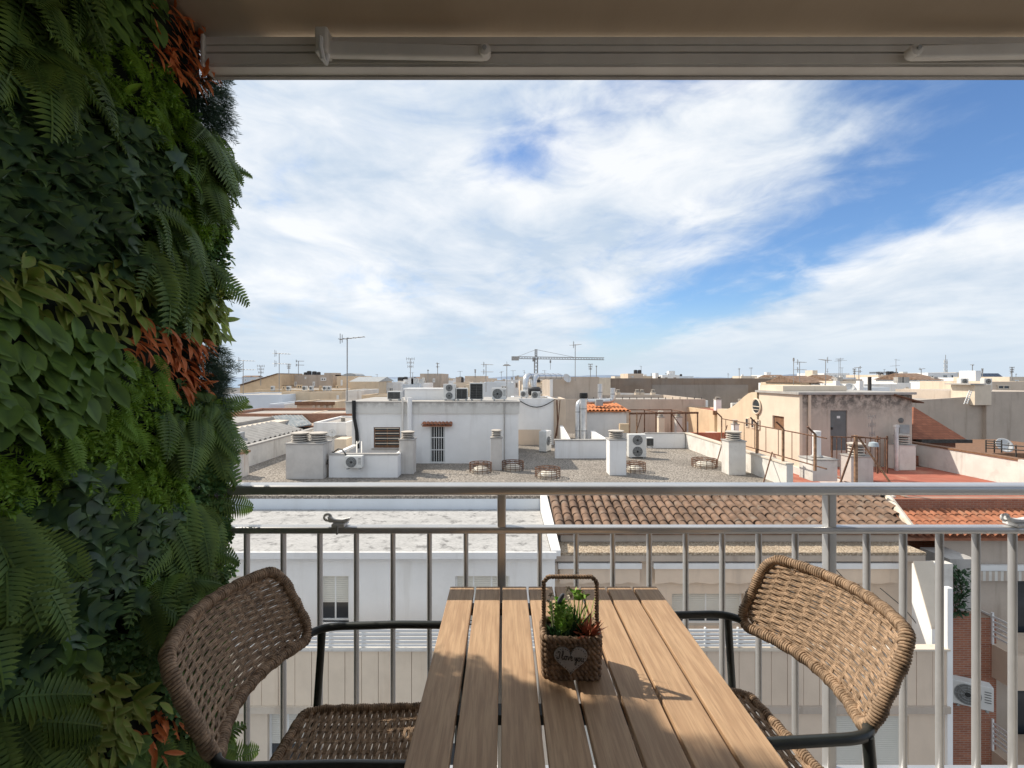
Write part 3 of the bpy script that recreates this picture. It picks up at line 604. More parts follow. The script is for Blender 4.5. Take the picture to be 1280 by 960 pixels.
for k in range(6): m = MB(); x = hd[0] + .1 + (hd[1] - hd[0] - .2) * k / 5; m.box(x - .014, x + .014, D1 + .03, D1 + .05, hd[2] + .06, hd[3] - .06); m.build('door_bar', M['frame_white'], dr)
for q in (.35, .68): m = MB(); z = hd[2] + (hd[3] - hd[2]) * q; m.box(hd[0] + .06, hd[1] - .06, D1 + .022, D1 + .029, z - .02, z + .02); m.build('cross_bar', M['frame_white'], dr)
ct = tile_mesh('canopy_tile', .105, .09, .42, M['tile_red']); m = MB(); m.box(PX(529, D1), PX(565, D1), D1 - .3, D1 - .002, PZ(532.5, D1), PZ(531, D1)); cp = m.build('tile_canopy', M['tile_red'], rt)
for k in range(8): inst('canopy_tile', ct, cp, (PX(530.5 + 4.7 * k, D1) - ro.x, D1 - .36 - ro.y, PZ(530, D1) - ro.z - .04), (.25, 0, 0), 1.0)
for x, r, mt in ((504, .05, 'white_dirty'), (513, .12, 'white_wall'), (630.5, .035, 'concrete')):
    m = MB(); m.tube([(PX(x, D1), D1 - r - .07, ZG if x > 600 else PZ(552, D1)), (PX(x, D1), D1 - r - .07, PZ(497, D1) if x < 600 else zt)], r, 8); m.build('downpipe', M[mt], rt, smooth=True)
m = MB(); m.tube([(PX(443, D1), D1 - .12, zt + .1), (PX(443.5, D1), D1 - .14, PZ(520, D1)), (PX(447, D1), D1 - .12, PZ(540, D1)), (PX(448, D1), D1 - .1, PZ(560, D1))], .085, 6)
m.tube([(PX(445, D1), D1 - .16, zt + .1), (PX(445.5, D1), D1 - .18, PZ(525, D1)), (PX(447, D1), D1 - .2, PZ(560, D1))], .04, 6); m.build('cable_bundle', M['black'], rt, smooth=True)
# low service wall in front of the house
d = DG(597, ZG); rt = thing('service_wall', (PX(455, d), d + .6, ZG), 'low white service wall below the louvred window', 'wall'); 
m = MB(); m.box(PX(411, d), PX(497, d), d, d + .2, ZG, PZ(569, d)); m.box(PX(497, d) - .2, PX(497, d), d + .2, D1 - .1, ZG, PZ(569, d)); m.box(PX(411, d), PX(411, d) + .2, d + .2, D1 - .1, ZG, PZ(569, d)); m.build('wall', M['white_wall'], rt)
m = MB(); m.box(PX(410, d), PX(498, d), d - .03, d + .23, PZ(569, d) + .003, PZ(568, d) + .03); m.build('coping', M['concrete'], rt)
aircon(PX(445, d), d - .36, PZ(585, d), .72, .56, .3, 'small white outdoor unit hung on the low service wall', 1)
m = MB(); m.tube([P(434, 572, d - .1), P(431, 566, d), P(428, 562, d + .4), P(423, 561, d + .8), P(410, 570, d + .5), P(409, 580, d - .1)], .03, 6); tag(m.build('drain_hose', M['black'], None, smooth=True), 'black hose looping beside the small outdoor unit', 'hose')
m = MB(); z = PZ(556, 22.4); m.tube([P(420, 572, 20.8), P(443, 559, 22.4), P(450, 551, 23.2)], .03, 6); m.tube([P(446, 552, 22.8), P(446, 570, 20.7)], .03, 6); m.tube([P(452, 552, 22.8), P(452, 570, 20.7)], .03, 6); tag(m.build('pipe_run', M['white_dirty'], None), 'thin white pipes rising from the service wall to the window side', 'pipe')
# chimneys
chimney(357, 404, 599, 554, 542, 'broad concrete chimney block with twin round cowls on the gravel', 2, d=1.0)
chimney(499, 517, 593, 549, 540, 'grey chimney standing between the louvred window and barred door', 1)
chimney(613.5, 627.5, 588, 547, 538, 'slim grey chimney between two caged dome skylights', 1)
chimney(762, 783, 594.5, 549, 539, 'tall white chimney beside the double fan outdoor unit', 1, m='white_wall')
chimney(911, 932.5, 594, 551, 540, 'sunlit chimney leaning on the cream parapet, rings on top', 1, m='white_dirty')
# skylights
for a in ((600, 593, 28, 17, 'caged dome skylight beside the slim grey chimney, closest to the barred door'), (641, 590, 28, 15, 'caged dome skylight at the foot of the white house corner'), (686, 600, 32, 17, 'largest caged dome skylight, alone in the middle of the gravel'),
          (797, 592, 27, 16, 'caged dome skylight right beside the tall white chimney'), (887, 587, 31, 15, 'caged dome skylight next to the cream parapet')): cage_skylight(*a)
# outdoor units on the gravel
d = DG(573, ZG); aircon(PX(797, d), d, ZG, PX(808, d) - PX(786, d), PZ(543, d) - ZG, .45, 'tall white outdoor unit with two stacked fans on the gravel', 2)
d = DG(565, ZG); aircon(PX(812.5, d), d, ZG + .25, .42, .55, .4, 'small boxy outdoor unit tucked behind the double fan unit', 1, 'coil')
d = DG(567, ZG); aircon(PX(683, d), d + .5, ZG, .75, PZ(540, d) - ZG, .45, 'white outdoor unit turned sideways in the gap between houses', 1, rz=radians(62))
# units on top of the stair house
zr = zt + .05
for x0, x1, yt_, lab, fa, st in ((484, 501, 489, 'black grilled unit near the mast on the white house roof', 1, 'coil'), (554, 569, 480, 'double fan unit at the left of the rooftop row on the white house', 2, 'fan'), (570, 584.5, 485, 'low black grilled unit between double fan unit and tall black unit', 1, 'coil'),
                              (587, 604, 478.5, 'tallest black grilled unit on the white house roof', 1, 'coil'), (615, 633, 485, 'single fan unit near the roof edge of the white house', 1, 'fan')):
    dd = 24.2; aircon(PX((x0 + x1) / 2, dd), dd, zr, PX(x1, dd) - PX(x0, dd), PZ(yt_, dd) - zr, .45, lab, fa, st)
m = MB(); m.box(PX(505, 25), PX(556, 25), 25.2, 26.5, zr - .01, PZ(487, 25)); m.box(PX(503, 25), PX(557, 25), 25.15, 26.55, PZ(487, 25) + .002, PZ(485.5, 25)); tag(m.build('roof_plinth', M['white_wall'], None), 'long low white plinth on the stair house roof behind the units', 'plinth')
antenna(434, 422, 503, 23.9, 'tall mast with a long slanted television aerial on the white house corner', 'yagi', 1.25, 0.0, .028)
# ------------------------------------------------------------------ second white block and duct house
D2 = 30.0
rt = building('white_roof_house', 'plain white rooftop block behind the stair house with hanging cable', PX(640, D2), PX(692, D2), D2, D2 + 4, PZ(498, D2), 'white_wall', zb=ZG, cat='rooftop house', par=.05)
m = MB(); m.box(PX(640, D2), PX(676, D2), D2 - .03, D2 - .002, ZG, PZ(537, D2)); m.build('plinth', M['beige'], rt)
m = MB(); m.tube([P(648, 500, D2 - .1)] + [P(648 + 46 * i / 10, 500 + 9.5 * sin(pi * i / 10) - i * .1, D2 - .1) for i in range(1, 11)], .03, 5); m.build('hanging_cable', M['black'], rt)
m = MB(); m.tube([P(696, 500, D2 - .1), P(697, 530, D2 - .2), P(694, 548, D2 - .3)], .05, 5); m.tube([P(700, 500, D2 - .1), P(698, 525, D2 - .2), P(696, 545, D2 - .3)], .03, 5); m.build('cable', M['rust'], rt)
rt = building('beige_light_well_wall', 'tall beige wall edging the light well beside the plain white block', PX(692.3, D2), PX(708, D2), D2 + .3, D2 + 4, PZ(499, D2), 'beige', zb=ZG, cat='wall', par=.05)
D3 = 30.5
rt = building('duct_house', 'white rooftop hut with peeling top and orange tiled roof', PX(732, D3), PX(783, D3), D3, D3 + 3.2, PZ(514, D3), mat('peeling_white', (.73, .71, .68), .9, .05, 1, .2, (.4, .36, .3), top=(PZ(520, D3), PZ(513, D3), .75, (.14, .12, .10))), zb=ZG, cat='rooftop house', par=.02)
m = MB(); m.prism([(D3 - .15, PZ(513.5, D3)), (D3 + 3.3, PZ(508, D3)), (D3 + 3.3, PZ(509.5, D3)), (D3 - .15, PZ(515, D3))], 'x', PX(730, D3), PX(788, D3)); m.build('orange_roof', M['terracotta'], rt)
ct2 = tile_mesh('roof_tile', .11, .09, 3.3, M['terracotta'])
for k in range(12): inst('roof_tile', ct2, rt, (PX(732 + 4.7 * k, D3) - wloc(rt).x, D3 - .2 - wloc(rt).y, PZ(513.5, D3) - ZG), (.085, 0, 0), 1.0)
m = MB(); m.prism([(PX(735, D3 - 1), ZG), (PX(748, D3 - 1), ZG), (PX(735, D3 - 1), PZ(543, D3 - 1))], 'y', D3 - 1, D3 - .8); m.build('wing', M['white_wall'], rt)
def duct(pts, r, label, name='steel_duct', rings=None):
    m = MB(); pts = [Vector(p) for p in pts]; out = [pts[0]]
    for i in range(1, len(pts) - 1):          # round the corners
        a, b, c = pts[i - 1], pts[i], pts[i + 1]; q = min(r * 2.4, (b - a).length * .45, (c - b).length * .45); p0 = b + (a - b).normalized() * q; p1 = b + (c - b).normalized() * q
        out += [p0 * (1 - t) ** 2 + b * 2 * t * (1 - t) + p1 * t * t for t in (0, .25, .5, .75, 1)]
    out.append(pts[-1]); root = thing(name, out[0], label, 'duct')
    m.tube(out, r, 14); m.build('pipe', M['steel'], root, smooth=50)
    for i in range(len(pts) - 1):
        ln = (pts[i + 1] - pts[i]).length; k = max(1, int(ln / 1.1)); dr = (pts[i + 1] - pts[i]).normalized()
        for j in range(k):
            p = pts[i] + (pts[i + 1] - pts[i]) * (j + .5) / k; m = MB(); m.tube([p - dr * .03, p + dr * .03], r * 1.07, 14); m.build('joint_band', M['alu_grey'], root, smooth=50)
    return root
Dd = 29.2
duct([P(722.5, 550, Dd), P(722.5, 503, Dd), P(733, 500, Dd + .4)], .17, 'slimmer of two steel ducts rising in front of the orange tiled hut')
dk = duct([P(729.5, 552, Dd - .3), P(729.5, 497, Dd - .3)], .20, 'taller steel duct with black cap rising beside the orange tiled hut')
m = MB(); m.lathe(P(729.5, 497, Dd - .3), [(.24, -.05), (.26, .1), (.24, .28)], 14); m.build('black_cap', M['black'], dk, smooth=True)
duct([P(732, 502, D3 + 1.2), P(760, 501.5, D3 + 1.2), P(766, 500, D3 + 1.2), P(766, 485, D3 + 1.2)], .17, 'horizontal steel duct lying over the orange tiled roof')
duct([P(750, 501, D3 + 1.9), P(750, 480, D3 + 1.9)], .16, 'short upright steel flue behind the orange tiled roof')
m = MB(); m.box(PX(747, D3), PX(756, D3), D3 + .5, D3 + 1.0, PZ(508, D3), PZ(500, D3)); tag(m.build('duct_fan_box', M['alu_grey'], None, bevel=.02), 'grey metal fan box mounted in the horizontal duct', 'fan box')
Dq = 33.
duct([P(657, 500, Dq), P(657, 470, Dq), P(700, 470, Dq + 6)], .20, 'thick silver duct bending over, closer to the mast side')
duct([P(667.5, 500, Dq + .6), P(667.5, 471, Dq + .6), P(702, 471, Dq + 6)], .20, 'thick silver duct bending over beside its twin')
for x, yb_, s, lab in ((655, 499, 9, 'small fan unit at the foot of the thick silver ducts'), (670, 500, 11, 'low wide unit under the thick silver ducts')): aircon(PX(x, 31), 31, PZ(yb_ - 1, 31), s / F * 31, .5, .35, lab, 1)
m = MB(); dq = 31.5; m.lathe(P(668, 494, dq), [(.35, 0), (.42, .1), (.42, .45), (.3, .55)], 14); tag(m.build('black_tank', M['tank'], None, smooth=True), 'squat black tank beside the silver ducts', 'tank')
# rusty pergola frame
Dc = 29.3; rt = thing('rusty_pergola', (PX(828, Dc), Dc + 1.2, zp), 'rusty angle iron pergola frame on the far parapet', 'pergola')
def bar(p, q, r, nm, mt='rust', root=None): m = MB(); m.tube([p, q], r, 5); return m.build(nm, M[mt], root)
for x in (787, 796, 820, 839, 857, 872):
    bar(P(x, 544, Dc), P(x, 515, Dc), .045, 'upright', 'rust_light' if x < 800 else 'rust', rt)
for y in (515.5, 516.5): bar(P(786, y + 1, Dc), P(873, y, Dc), .04, 'top_bar', 'rust', rt)
bar(P(786, 543, Dc), P(872, 542, Dc), .045, 'bottom_bar', 'rust', rt)
bar(P(839, 516, Dc), P(857, 542, Dc), .035, 'brace', 'rust', rt); bar(P(802, 517, Dc), P(795, 542, Dc), .03, 'brace', 'rust', rt)
for x in (787, 820, 857): bar(P(x, 515.5, Dc), Vector((PX(x, Dc), Dc + 2.4, PZ(515.5, Dc))), .035, 'cross_bar', 'rust', rt)
bar(Vector((PX(787, Dc), Dc + 2.4, PZ(515.5, Dc))), Vector((PX(857, Dc), Dc + 2.4, PZ(515.5, Dc))), .035, 'top_bar', 'rust', rt)
for x in (787, 820, 857): bar(Vector((PX(x, Dc), Dc + 2.4, PZ(515.5, Dc))), Vector((PX(x, Dc), Dc + 2.4, -3.6)), .04, 'upright', 'rust', rt)
m = MB(); m.box(PX(775, Dc), PX(787, Dc), Dc, Dc + .3, PZ(541, Dc), PZ(530, Dc)); m.build('shutter_box', M['ochre'], rt)
# lower terrace right of the gravel roof
rt = building('red_terrace_building', 'low building with dull red terrace between gravel roof and mouldy house', GX1 + .02, 14.86, 18.2, 41, -3.0, 'white_dirty', 'red_floor', .35)
m = MB(); m.box(GX1 + .3, 14.8, 30.2, 30.45, -3.35, PZ(541, 30.2)); m.build('red_wall', M['red_floor'], rt)
chimney(845.5, 853, 545, 521, 516, 'thin vent pipe stack behind the rusty pergola frame', 1, D=33, z=-3.4, m='chimney', group='slim vent stacks behind the pergola')
chimney(823.5, 831, 545, 521, 514, 'thin cream vent stack with wide cap inside the rusty pergola frame', 1, D=33.5, z=-3.4, m='cream', group='slim vent stacks behind the pergola')
chimney(917, 924, 553, 530, 525, 'narrow white stack with cap in front of the yellowish gabled house', 1, D=27, z=-3.35, m='white_wall', group='slim vent stacks behind the pergola')
# rusty fence along the parapet
rt = thing('rusty_fence', (GX1 - .1, 22, zp + .06), 'rusty iron fence with slim bars along the cream parapet', 'fence'); fx = GX1 - .12
fd = [fx * F / (x - 630) for x in (902, 946, 979, 1019)]
for i, D_ in enumerate(fd):
    bar((fx, D_, zp + .06), (fx, D_, zp + 1.35), .055 if i else .035, 'post', 'rust_light', rt); bar((fx, D_, zp + 1.35), (fx - .28, D_, zp + 1.62), .035, 'post_arm', 'rust', rt)
for z in (.24, 1.28): bar((fx, fd[0], zp + z), (fx, fd[-1] - .6, zp + z), .024, 'rail', 'rust', rt)
for k in range(8): D_ = fd[0] + (fd[-1] - fd[0]) * (k + .5) / 8; bar((fx, D_, zp + .24), (fx, D_, zp + 1.28), .014, 'slim_bar', 'rust', rt)
for a in ((fx, fd[0] - .6, zp + 1.0, fx - 1.1, fd[0] - 1.8, ZG), (fx, fd[1] - 1.2, zp + .3, fx - .9, fd[1] - 2.2, ZG + .1)): bar(a[:3], a[3:], .028, 'stay', 'rust', rt)
# chimney pier with white pipe at the near end of the parapet
d = DG(600, ZG) * .985; rt = chimney(1016, 1047, 605, 574, 573, 'stout white pier carrying a round white pipe, end of the rusty fence', 0, D=d, m='white_dirty', d=.9, group='stout piers')
m = MB(); m.lathe((0, 0, 0), [(.155, 0), (.155, 1.0), (.16, 1.0), (.16, 1.06)], 16); o = m.build('white_pipe', M['white_wall'], rt, smooth=True, local=True); o.location = (-.05, 0, PZ(573, d) - ZG)
m = MB(); m.lathe((0, 0, 0), [(.24, 0), (.2, .05)], 16); o = m.build('mortar_collar', M['concrete'], rt, smooth=True, local=True); o.location = (-.05, 0, PZ(573, d) - ZG)
# ------------------------------------------------------------------ mouldy house with steel door
DR = 24.0; rx0, rx1, zr_ = PX(1003, DR), PX(1140, DR), PZ(493.5, DR); ZR = -2.94
rt = thing('mouldy_roof_house', ((rx0 + rx1) / 2, DR + 2, -3.35), 'mould stained rooftop house with grey steel door and sunlit cream side', 'rooftop house'); ro = wloc(rt)
hd = (PX(1038, DR), PX(1059, DR), PZ(563, DR), PZ(513, DR))
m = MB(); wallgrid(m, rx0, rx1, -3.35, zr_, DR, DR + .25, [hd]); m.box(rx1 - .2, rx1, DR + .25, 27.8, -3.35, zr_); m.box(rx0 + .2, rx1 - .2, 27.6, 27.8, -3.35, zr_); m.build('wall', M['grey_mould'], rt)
hy0, hy1 = rx0 * F / (983.5 - 630), rx0 * F / (969 - 630); hz = (PZ(538, 25.6), PZ(520.5, 25.6))
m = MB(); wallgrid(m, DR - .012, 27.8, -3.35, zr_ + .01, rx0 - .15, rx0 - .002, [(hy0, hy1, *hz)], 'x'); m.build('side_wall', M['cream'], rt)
m = MB(); m.box(rx0 - .05, rx0 + .02, hy0, hy1, *hz); m.build('boarded_window', M['wood_brown'], rt)
m = MB(); m.box(rx0 - .28, rx1 + .12, DR - .14, 28, zr_ + .012, zr_ + .13); m.build('roof_slab', M['concrete'], rt)
m = MB(); m.box(rx0 - .1, rx1 - 2.2, DR + 1.5, 27.8, zr_ + .133, zr_ + .42); m.build('upper_slab', M['cream'], rt)
m = MB(); m.box(hd[0], hd[1], DR + .06, DR + .11, hd[2], hd[3]); dr = m.build('steel_door', M['door_grey'], rt)
m = MB(); m.box(PX(1047, DR), PX(1051, DR), DR + .05, DR + .058, PZ(523, DR), PZ(520, DR)); m.build('notice_plate', M['frame_white'], dr)
m = MB(); m.box(PX(1039.5, DR), PX(1041.5, DR), DR - .0, DR + .058, PZ(537, DR), PZ(534, DR)); m.build('lock', M['iron_dark'], dr)
m = MB(); m.tube([P(1012, 494, DR - .1), P(1012, 575, DR - .1)], .07, 8); m.build('downpipe', M['beige'], rt, smooth=True)
m = MB(); m.lathe(P(1126, 525.5, DR - .002), [(.13, -.02), (.13, .03), (.09, .04)], 14, 0, Matrix.Rotation(radians(90), 3, 'X')); m.build('vent', M['fan'], rt, smooth=True)
m = MB(); m.box(PX(1124, DR), PX(1136, DR), DR - .05, DR - .002, PZ(542, DR), PZ(531, DR)); m.build('meter_box', M['alu_grey'], rt)
m = MB(); m.prism([(rx1 - 1.0, zr_ + .06), (rx1 + .45, zr_ - .36), (rx1 + .45, zr_ - .42), (rx1 - 1.0, zr_ - .02)], 'y', DR - .18, DR + 1.6); m.build('sloping_verge', M['rust'], rt)
# red terrace on the right
rt = building('red_terrace', 'sunny red terrace with long stained white boundary wall', PX(1090, 19.5), 21.3, 17.72, 24.0 - .02, ZR + .003, 'brick', 'red_floor', .003)
m = MB(); m.box(20.9, 21.2, 17.9, 25.2, ZR + .006, -1.88); m.build('boundary_wall', M['white_dirty'], rt)
m = MB(); m.box(20.86, 21.24, 17.9, 25.2, -1.877, -1.80); m.build('wall_coping', M['wood_brown'], rt)
m = MB(); m.box(20.72, 20.898, 19.0, 19.35, ZR + .006, -1.80); m.build('pilaster', M['white_dirty'], rt)
m = MB(); m.box(rx1 + .02, 20.88, 24.6, 24.85, ZR, PZ(553, 24.6)); m.build('end_wall', M['white_wall'], rt)
m = MB(); m.box(rx1 - .2, rx1 + .6, 24.2, 24.55, ZR + .004, PZ(570, 24.2)); m.build('brick_step', M['brick'], rt)
chimney(1124, 1145, 588, 556, 544, 'white chimney with big ringed cowl standing on the red terrace', 1, D=DG(588, ZR), z=ZR, m='white_dirty')
d = DG(588, ZR); m = MB(); m.tube([P(1120.5, 588, d), P(1120.5, 532, d)], .095, 10); m.tube([P(1120.5, 534, d), P(1120.5, 531, d)], .12, 10); tag(m.build('flue_pipe', M['steel'], None, smooth=True), 'silver flue pipe tight against the red terrace chimney', 'pipe')
chimney(1064, 1092, 602, 570, 555, 'grey chimney with wide ringed cowl behind the rusty railing corner', 1, D=20.2, z=ZR, m='chimney')
m = MB(); m.lathe(P(1092, 555, 20.4), [(.02, .1), (.16, .06), (.2, -.1), (.02, -.14)], 14); tag(m.build('blue_drum', mat('blue_plastic', (.33, .38, .41), .5), None, smooth=True), 'pale blue plastic drum lid behind the rusty railing corner', 'drum')
# rusty railing corner
rt = thing('rusty_railing', (PX(1065, 19), 19, ZR), 'rusty railing corner with leaning braces before the steel door house', 'railing')
bar(P(1070, 610, 18.6), P(1070, 544, 18.6), .075, 'post', 'rust_light', rt); bar(P(1070, 548, 18.6), P(1050, 605, 18.6), .04, 'brace', 'rust', rt); bar(P(1073, 546, 18.6), P(1112, 602, 18.6), .04, 'brace', 'rust_light', rt)
for x in range(1040, 1110, 6): bar(P(x, 590, 21.0), P(x, 546 + (1.0 if x % 4 else 0), 21.0), .018, 'slim_bar', 'rust', rt)
for x in (1040, 1097, 1109): bar(P(x, 592, 21.0), P(x, 545, 21.0), .04, 'post', 'rust', rt)
bar(P(1038, 546, 21.0), P(1110, 548, 21.0), .028, 'rail', 'rust', rt); bar(P(1064, 545, 18.6), P(1100, 549, 18.2), .03, 'rail', 'rust', rt)
antenna(1090, 519, 552, 23.2, 'bent comb aerial leaning before the mouldy wall', 'comb', .9, .4, .02, zb=ZR)
# brown tiled gable
Dg = 25.4; rt = thing('brown_hip_roof', (PX(1175, Dg), Dg + 2, ZS), 'steep rust brown tiled roof end with dark eave board', 'roof')
a, b, c = P(1141, 509, Dg + 3.6), P(1141, 549, Dg), P(1208, 549, Dg)
a = P(1142, 508.5, Dg + 1.1); c2 = Vector((c.x, Dg + 3.6, c.z))
m = MB(); m.add([b, c, c2, a, (b.x, Dg + 3.6, b.z)], [(0, 1, 3), (1, 2, 3), (0, 3, 4), (0, 4, 2, 1), (2, 4, 3)]); m.build('tiled_slope', brickmat('flat_brown_tiles', (.33, .125, .07), (.25, .09, .05), (.17, .07, .045), .28, .12), rt)
m = MB(); m.box(PX(1150, Dg), PX(1213, Dg), Dg - .12, Dg + .25, PZ(553.5, Dg), PZ(549.3, Dg)); m.build('eave_board', M['iron_dark'], rt)
m = MB(); m.box(PX(1158, Dg), PX(1201, Dg), Dg + .3, Dg + 3.4, ZS, PZ(553.6, Dg)); m.build('wall', M['brick'], rt)
# dark railing with dish on the right
rt = thing('dark_railing', (PX(1255, 25), 25, ZR), 'dark metal slat railing behind the stained boundary wall', 'railing')
for y in (551, 554, 557, 560): bar(P(1232, y, 25), P(1252, y + 1.2, 24), .03, 'slat', 'iron_dark', rt)
for x in (1232.5, 1243, 1252): bar(P(x, 566, 24.6), P(x, 550, 24.6), .03, 'post', 'iron_dark', rt)
for y in (556, 561): bar(P(1252, y, 24.6), P(1290, y + 3, 22), .03, 'rail', 'iron_dark', rt)
bar(P(1270, 575, 23.4), P(1270, 556, 23.4), .03, 'post', 'iron_dark', rt)
m = MB(); m.box(PX(1230, 25.2), 32, 25.3, 31, ZS, PZ(567, 25.2)); m.build('deck', M['wood_brown'], rt)
dish(PX(1254, 25.6), 25.6, PZ(566, 25.6), .40, 'big white satellite dish behind the dark slat railing', -.15, .35)
# ------------------------------------------------------------------ left of the gravel roof
rt = thing('corrugated_shed', (PX(330, 27), 27, ZS), 'shed with wavy corrugated grey roof behind the left white parapet', 'shed')
m = MB(); n = 60; xa, xb = GX0 - 1.9, GX0 - .1
vs = []; ya, yb = 21.5, 29.5
for i in range(n + 1):
    y = ya + (yb - ya) * i / n; q = .06 * sin(i * pi / 2)
    vs += [(xa, y, -1.18 + q), (xb, y, -1.66 + q), (xa, y, -1.22 + q), (xb, y, -1.70 + q)]
fs = []
for i in range(n): a = 4 * i; fs += [(a, a + 1, a + 5, a + 4), (a + 2, a + 6, a + 7, a + 3), (a + 1, a + 3, a + 7, a + 5)]
m.add(vs, fs); m.build('corrugated_sheet', M['asbestos'], rt, smooth=60)
m = MB(); m.box(xa, xb - .15, ya + .2, yb - .1, ZS, -1.8); m.build('wall', M['white_dirty'], rt)
m = MB(); m.box(xa - 5, xa - .02, ya, yb + 2.5, ZS, -1.3); m.build('deck', M['cream_dirty'], rt)
m = MB(); m.box(xa - 5, xa - 1.2, ya + 4, yb + 2.5, -1.297, -1.1); m.build('raised_deck', M['asbestos'], rt)
rt = building('brick_lean_to', 'orange brick lean-to with tilted hazy skylight panel', PX(272, 33), PX(431, 33), 33, 39, PZ(517, 33), 'brick_old', par=.2)
m = MB(); p0, p1, p2, p3 = P(340, 520, 32.6), P(375, 517, 33.4), P(389.5, 530, 30.8), P(356, 536, 30.4)
up = Vector((0, 0, .06)); m.add([p0, p1, p2, p3, p0 - up, p1 - up, p2 - up, p3 - up], [(0, 1, 2, 3), (7, 6, 5, 4), (0, 4, 5, 1), (1, 5, 6, 2), (2, 6, 7, 3), (3, 7, 4, 0)]); sk_ = m.build('skylight_panel', M['skylight_glass'], rt)
for i in range(9):
    q = i / 8; m = MB(); m.tube([p0.lerp(p1, q) + Vector((0, 0, .02)), p3.lerp(p2, q) + Vector((0, 0, .01))], .02, 5); m.build('glazing_bar', M['concrete'], sk_)
m = MB(); m.box(PX(374, 31), PX(391, 31), 31, 33, ZS, PZ(532, 31)); m.build('porch_wall', M['brick_old'], rt)
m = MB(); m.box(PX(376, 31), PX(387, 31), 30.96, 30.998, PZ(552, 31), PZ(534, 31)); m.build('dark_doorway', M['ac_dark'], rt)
m = MB(); m.box(PX(290, 30), PX(352, 30), 29.6, 32.6, PZ(545, 30), PZ(540, 30)); m.build('canopy_deck', M['cream'], rt)
rt = building('small_white_annex', 'little white annex with satellite dish beside the stair house', PX(392, 27.4), PX(433, 27.4), 27.4, 32, PZ(528, 27.4), 'white_wall', zb=ZG, cat='rooftop house', par=.1)
m = MB(); m.box(PX(391, 27.3), PX(433, 27.3), 27.3, 27.398, PZ(546, 27.3), PZ(544.5, 27.3)); m.build('ledge', M['concrete'], rt)
m = MB(); m.box(PX(418, 26), PX(433, 26), 26, 27.38, ZG, PZ(549, 26)); m.build('step_block', M['cream'], rt)
dish(PX(416, 27), 26.9, PZ(546, 27) - .1, .24, 'small white dish on the little annex wall', .3, .28)
chimney(424, 431, 540, 527, 522, 'tiny cream chimney on the little white annex', 1, D=28, z=PZ(530, 28), m='cream', group='slim vent stacks behind the pergola')
# rusty vent pots at the far left
d = 20.2; rt = thing('rusty_vent_stack', (PX(294, d), d, ZG), 'white vent stack streaked with rust at the ivy edge', 'vent')
m = MB(); m.box(PX(285, d), PX(302.5, d), d, d + .55, ZG, PZ(568, d)); m.build('shaft', mat('rust_streaked_white', (.66, .62, .57), .9, .08, 3, .85, (.40, .19, .08)), rt)
m = MB(); m.box(PX(283.5, d), PX(304, d), d - .05, d + .6, PZ(568, d) + .002, PZ(565, d)); m.build('rim', M['rust_light'], rt)
m = MB(); m.lathe((PX(291, d), d + .28, PZ(565, d)), [(.17, 0), (.16, .45)], 14); m.build('pot', M['white_dirty'], rt, smooth=True)
d = 23.5; rt = thing('grey_cowl_vent', (PX(291, d), d, ZG), 'boxy grey metal vent cowl above the rust streaked stack', 'vent')
m = MB(); m.box(PX(286, d), PX(297, d), d, d + .4, ZG, PZ(551, d)); m.build('shaft', M['cream_dirty'], rt)
m = MB(); m.box(PX(283, d), PX(299.5, d), d - .1, d + .5, PZ(551, d) + .003, PZ(541, d)); m.build('hood', M['alu_grey'], rt, bevel=.03)
m = MB(); m.box(PX(285.5, d), PX(297, d), d - .115, d - .1, PZ(549.5, d), PZ(543.5, d)); m.build('slot', M['ac_dark'], rt)
# ================================================================== middle distance and far rooftops
def far(label, x0, x1, yt, D, dep, wm, wins=(), name='apartment_block', par=.35, tanks=(), group=None, roofm='roof_flat', cornice=False, frame='frame_white'):
    X0, X1 = PX(x0, D), PX(x1, D); zt = PZ(yt, D)
    rt = building(name, label, X0, X1, D, D + dep, zt, wm, roofm, par, group=group)
    for a, b, c, d in wins: window(rt, PX(a, D), PX(b, D), PZ(d, D), PZ(c, D), D - .004, frame=frame, bars=1 if (b - a) > 5 else 0, t=.06 + .0012 * D, deep=.08)
    if cornice: m = MB(); m.box(X0 - .12, X1 + .12, D - .14, D - .003, zt - .25, zt + .04); m.build('cornice', M['wood_brown' if cornice == 'b' else 'concrete'], rt)
    for (tx, r, h) in tanks:
        m = MB(); m.lathe((PX(tx, D + 1.2), D + 1.2, zt - par), [(r, 0), (r * 1.03, h * .5), (r, h * .93), (r * .4, h)], 14); tag(m.build('water_tank', M['tank'], None, smooth=True), 'dark round water tank on the roof of ' + label.split(' with ')[0].split(' beside ')[0], 'water tank', 'rooftop water tanks')
    return rt
def hut(rt, x0, x1, y0, y1, D, mt, dep=2.5, off=1.0):
    m = MB(); m.box(PX(x0, D), PX(x1, D), D + off, D + off + dep, PZ(y1, D), PZ(y0, D)); return m.build('stair_hut', M[mt], rt)
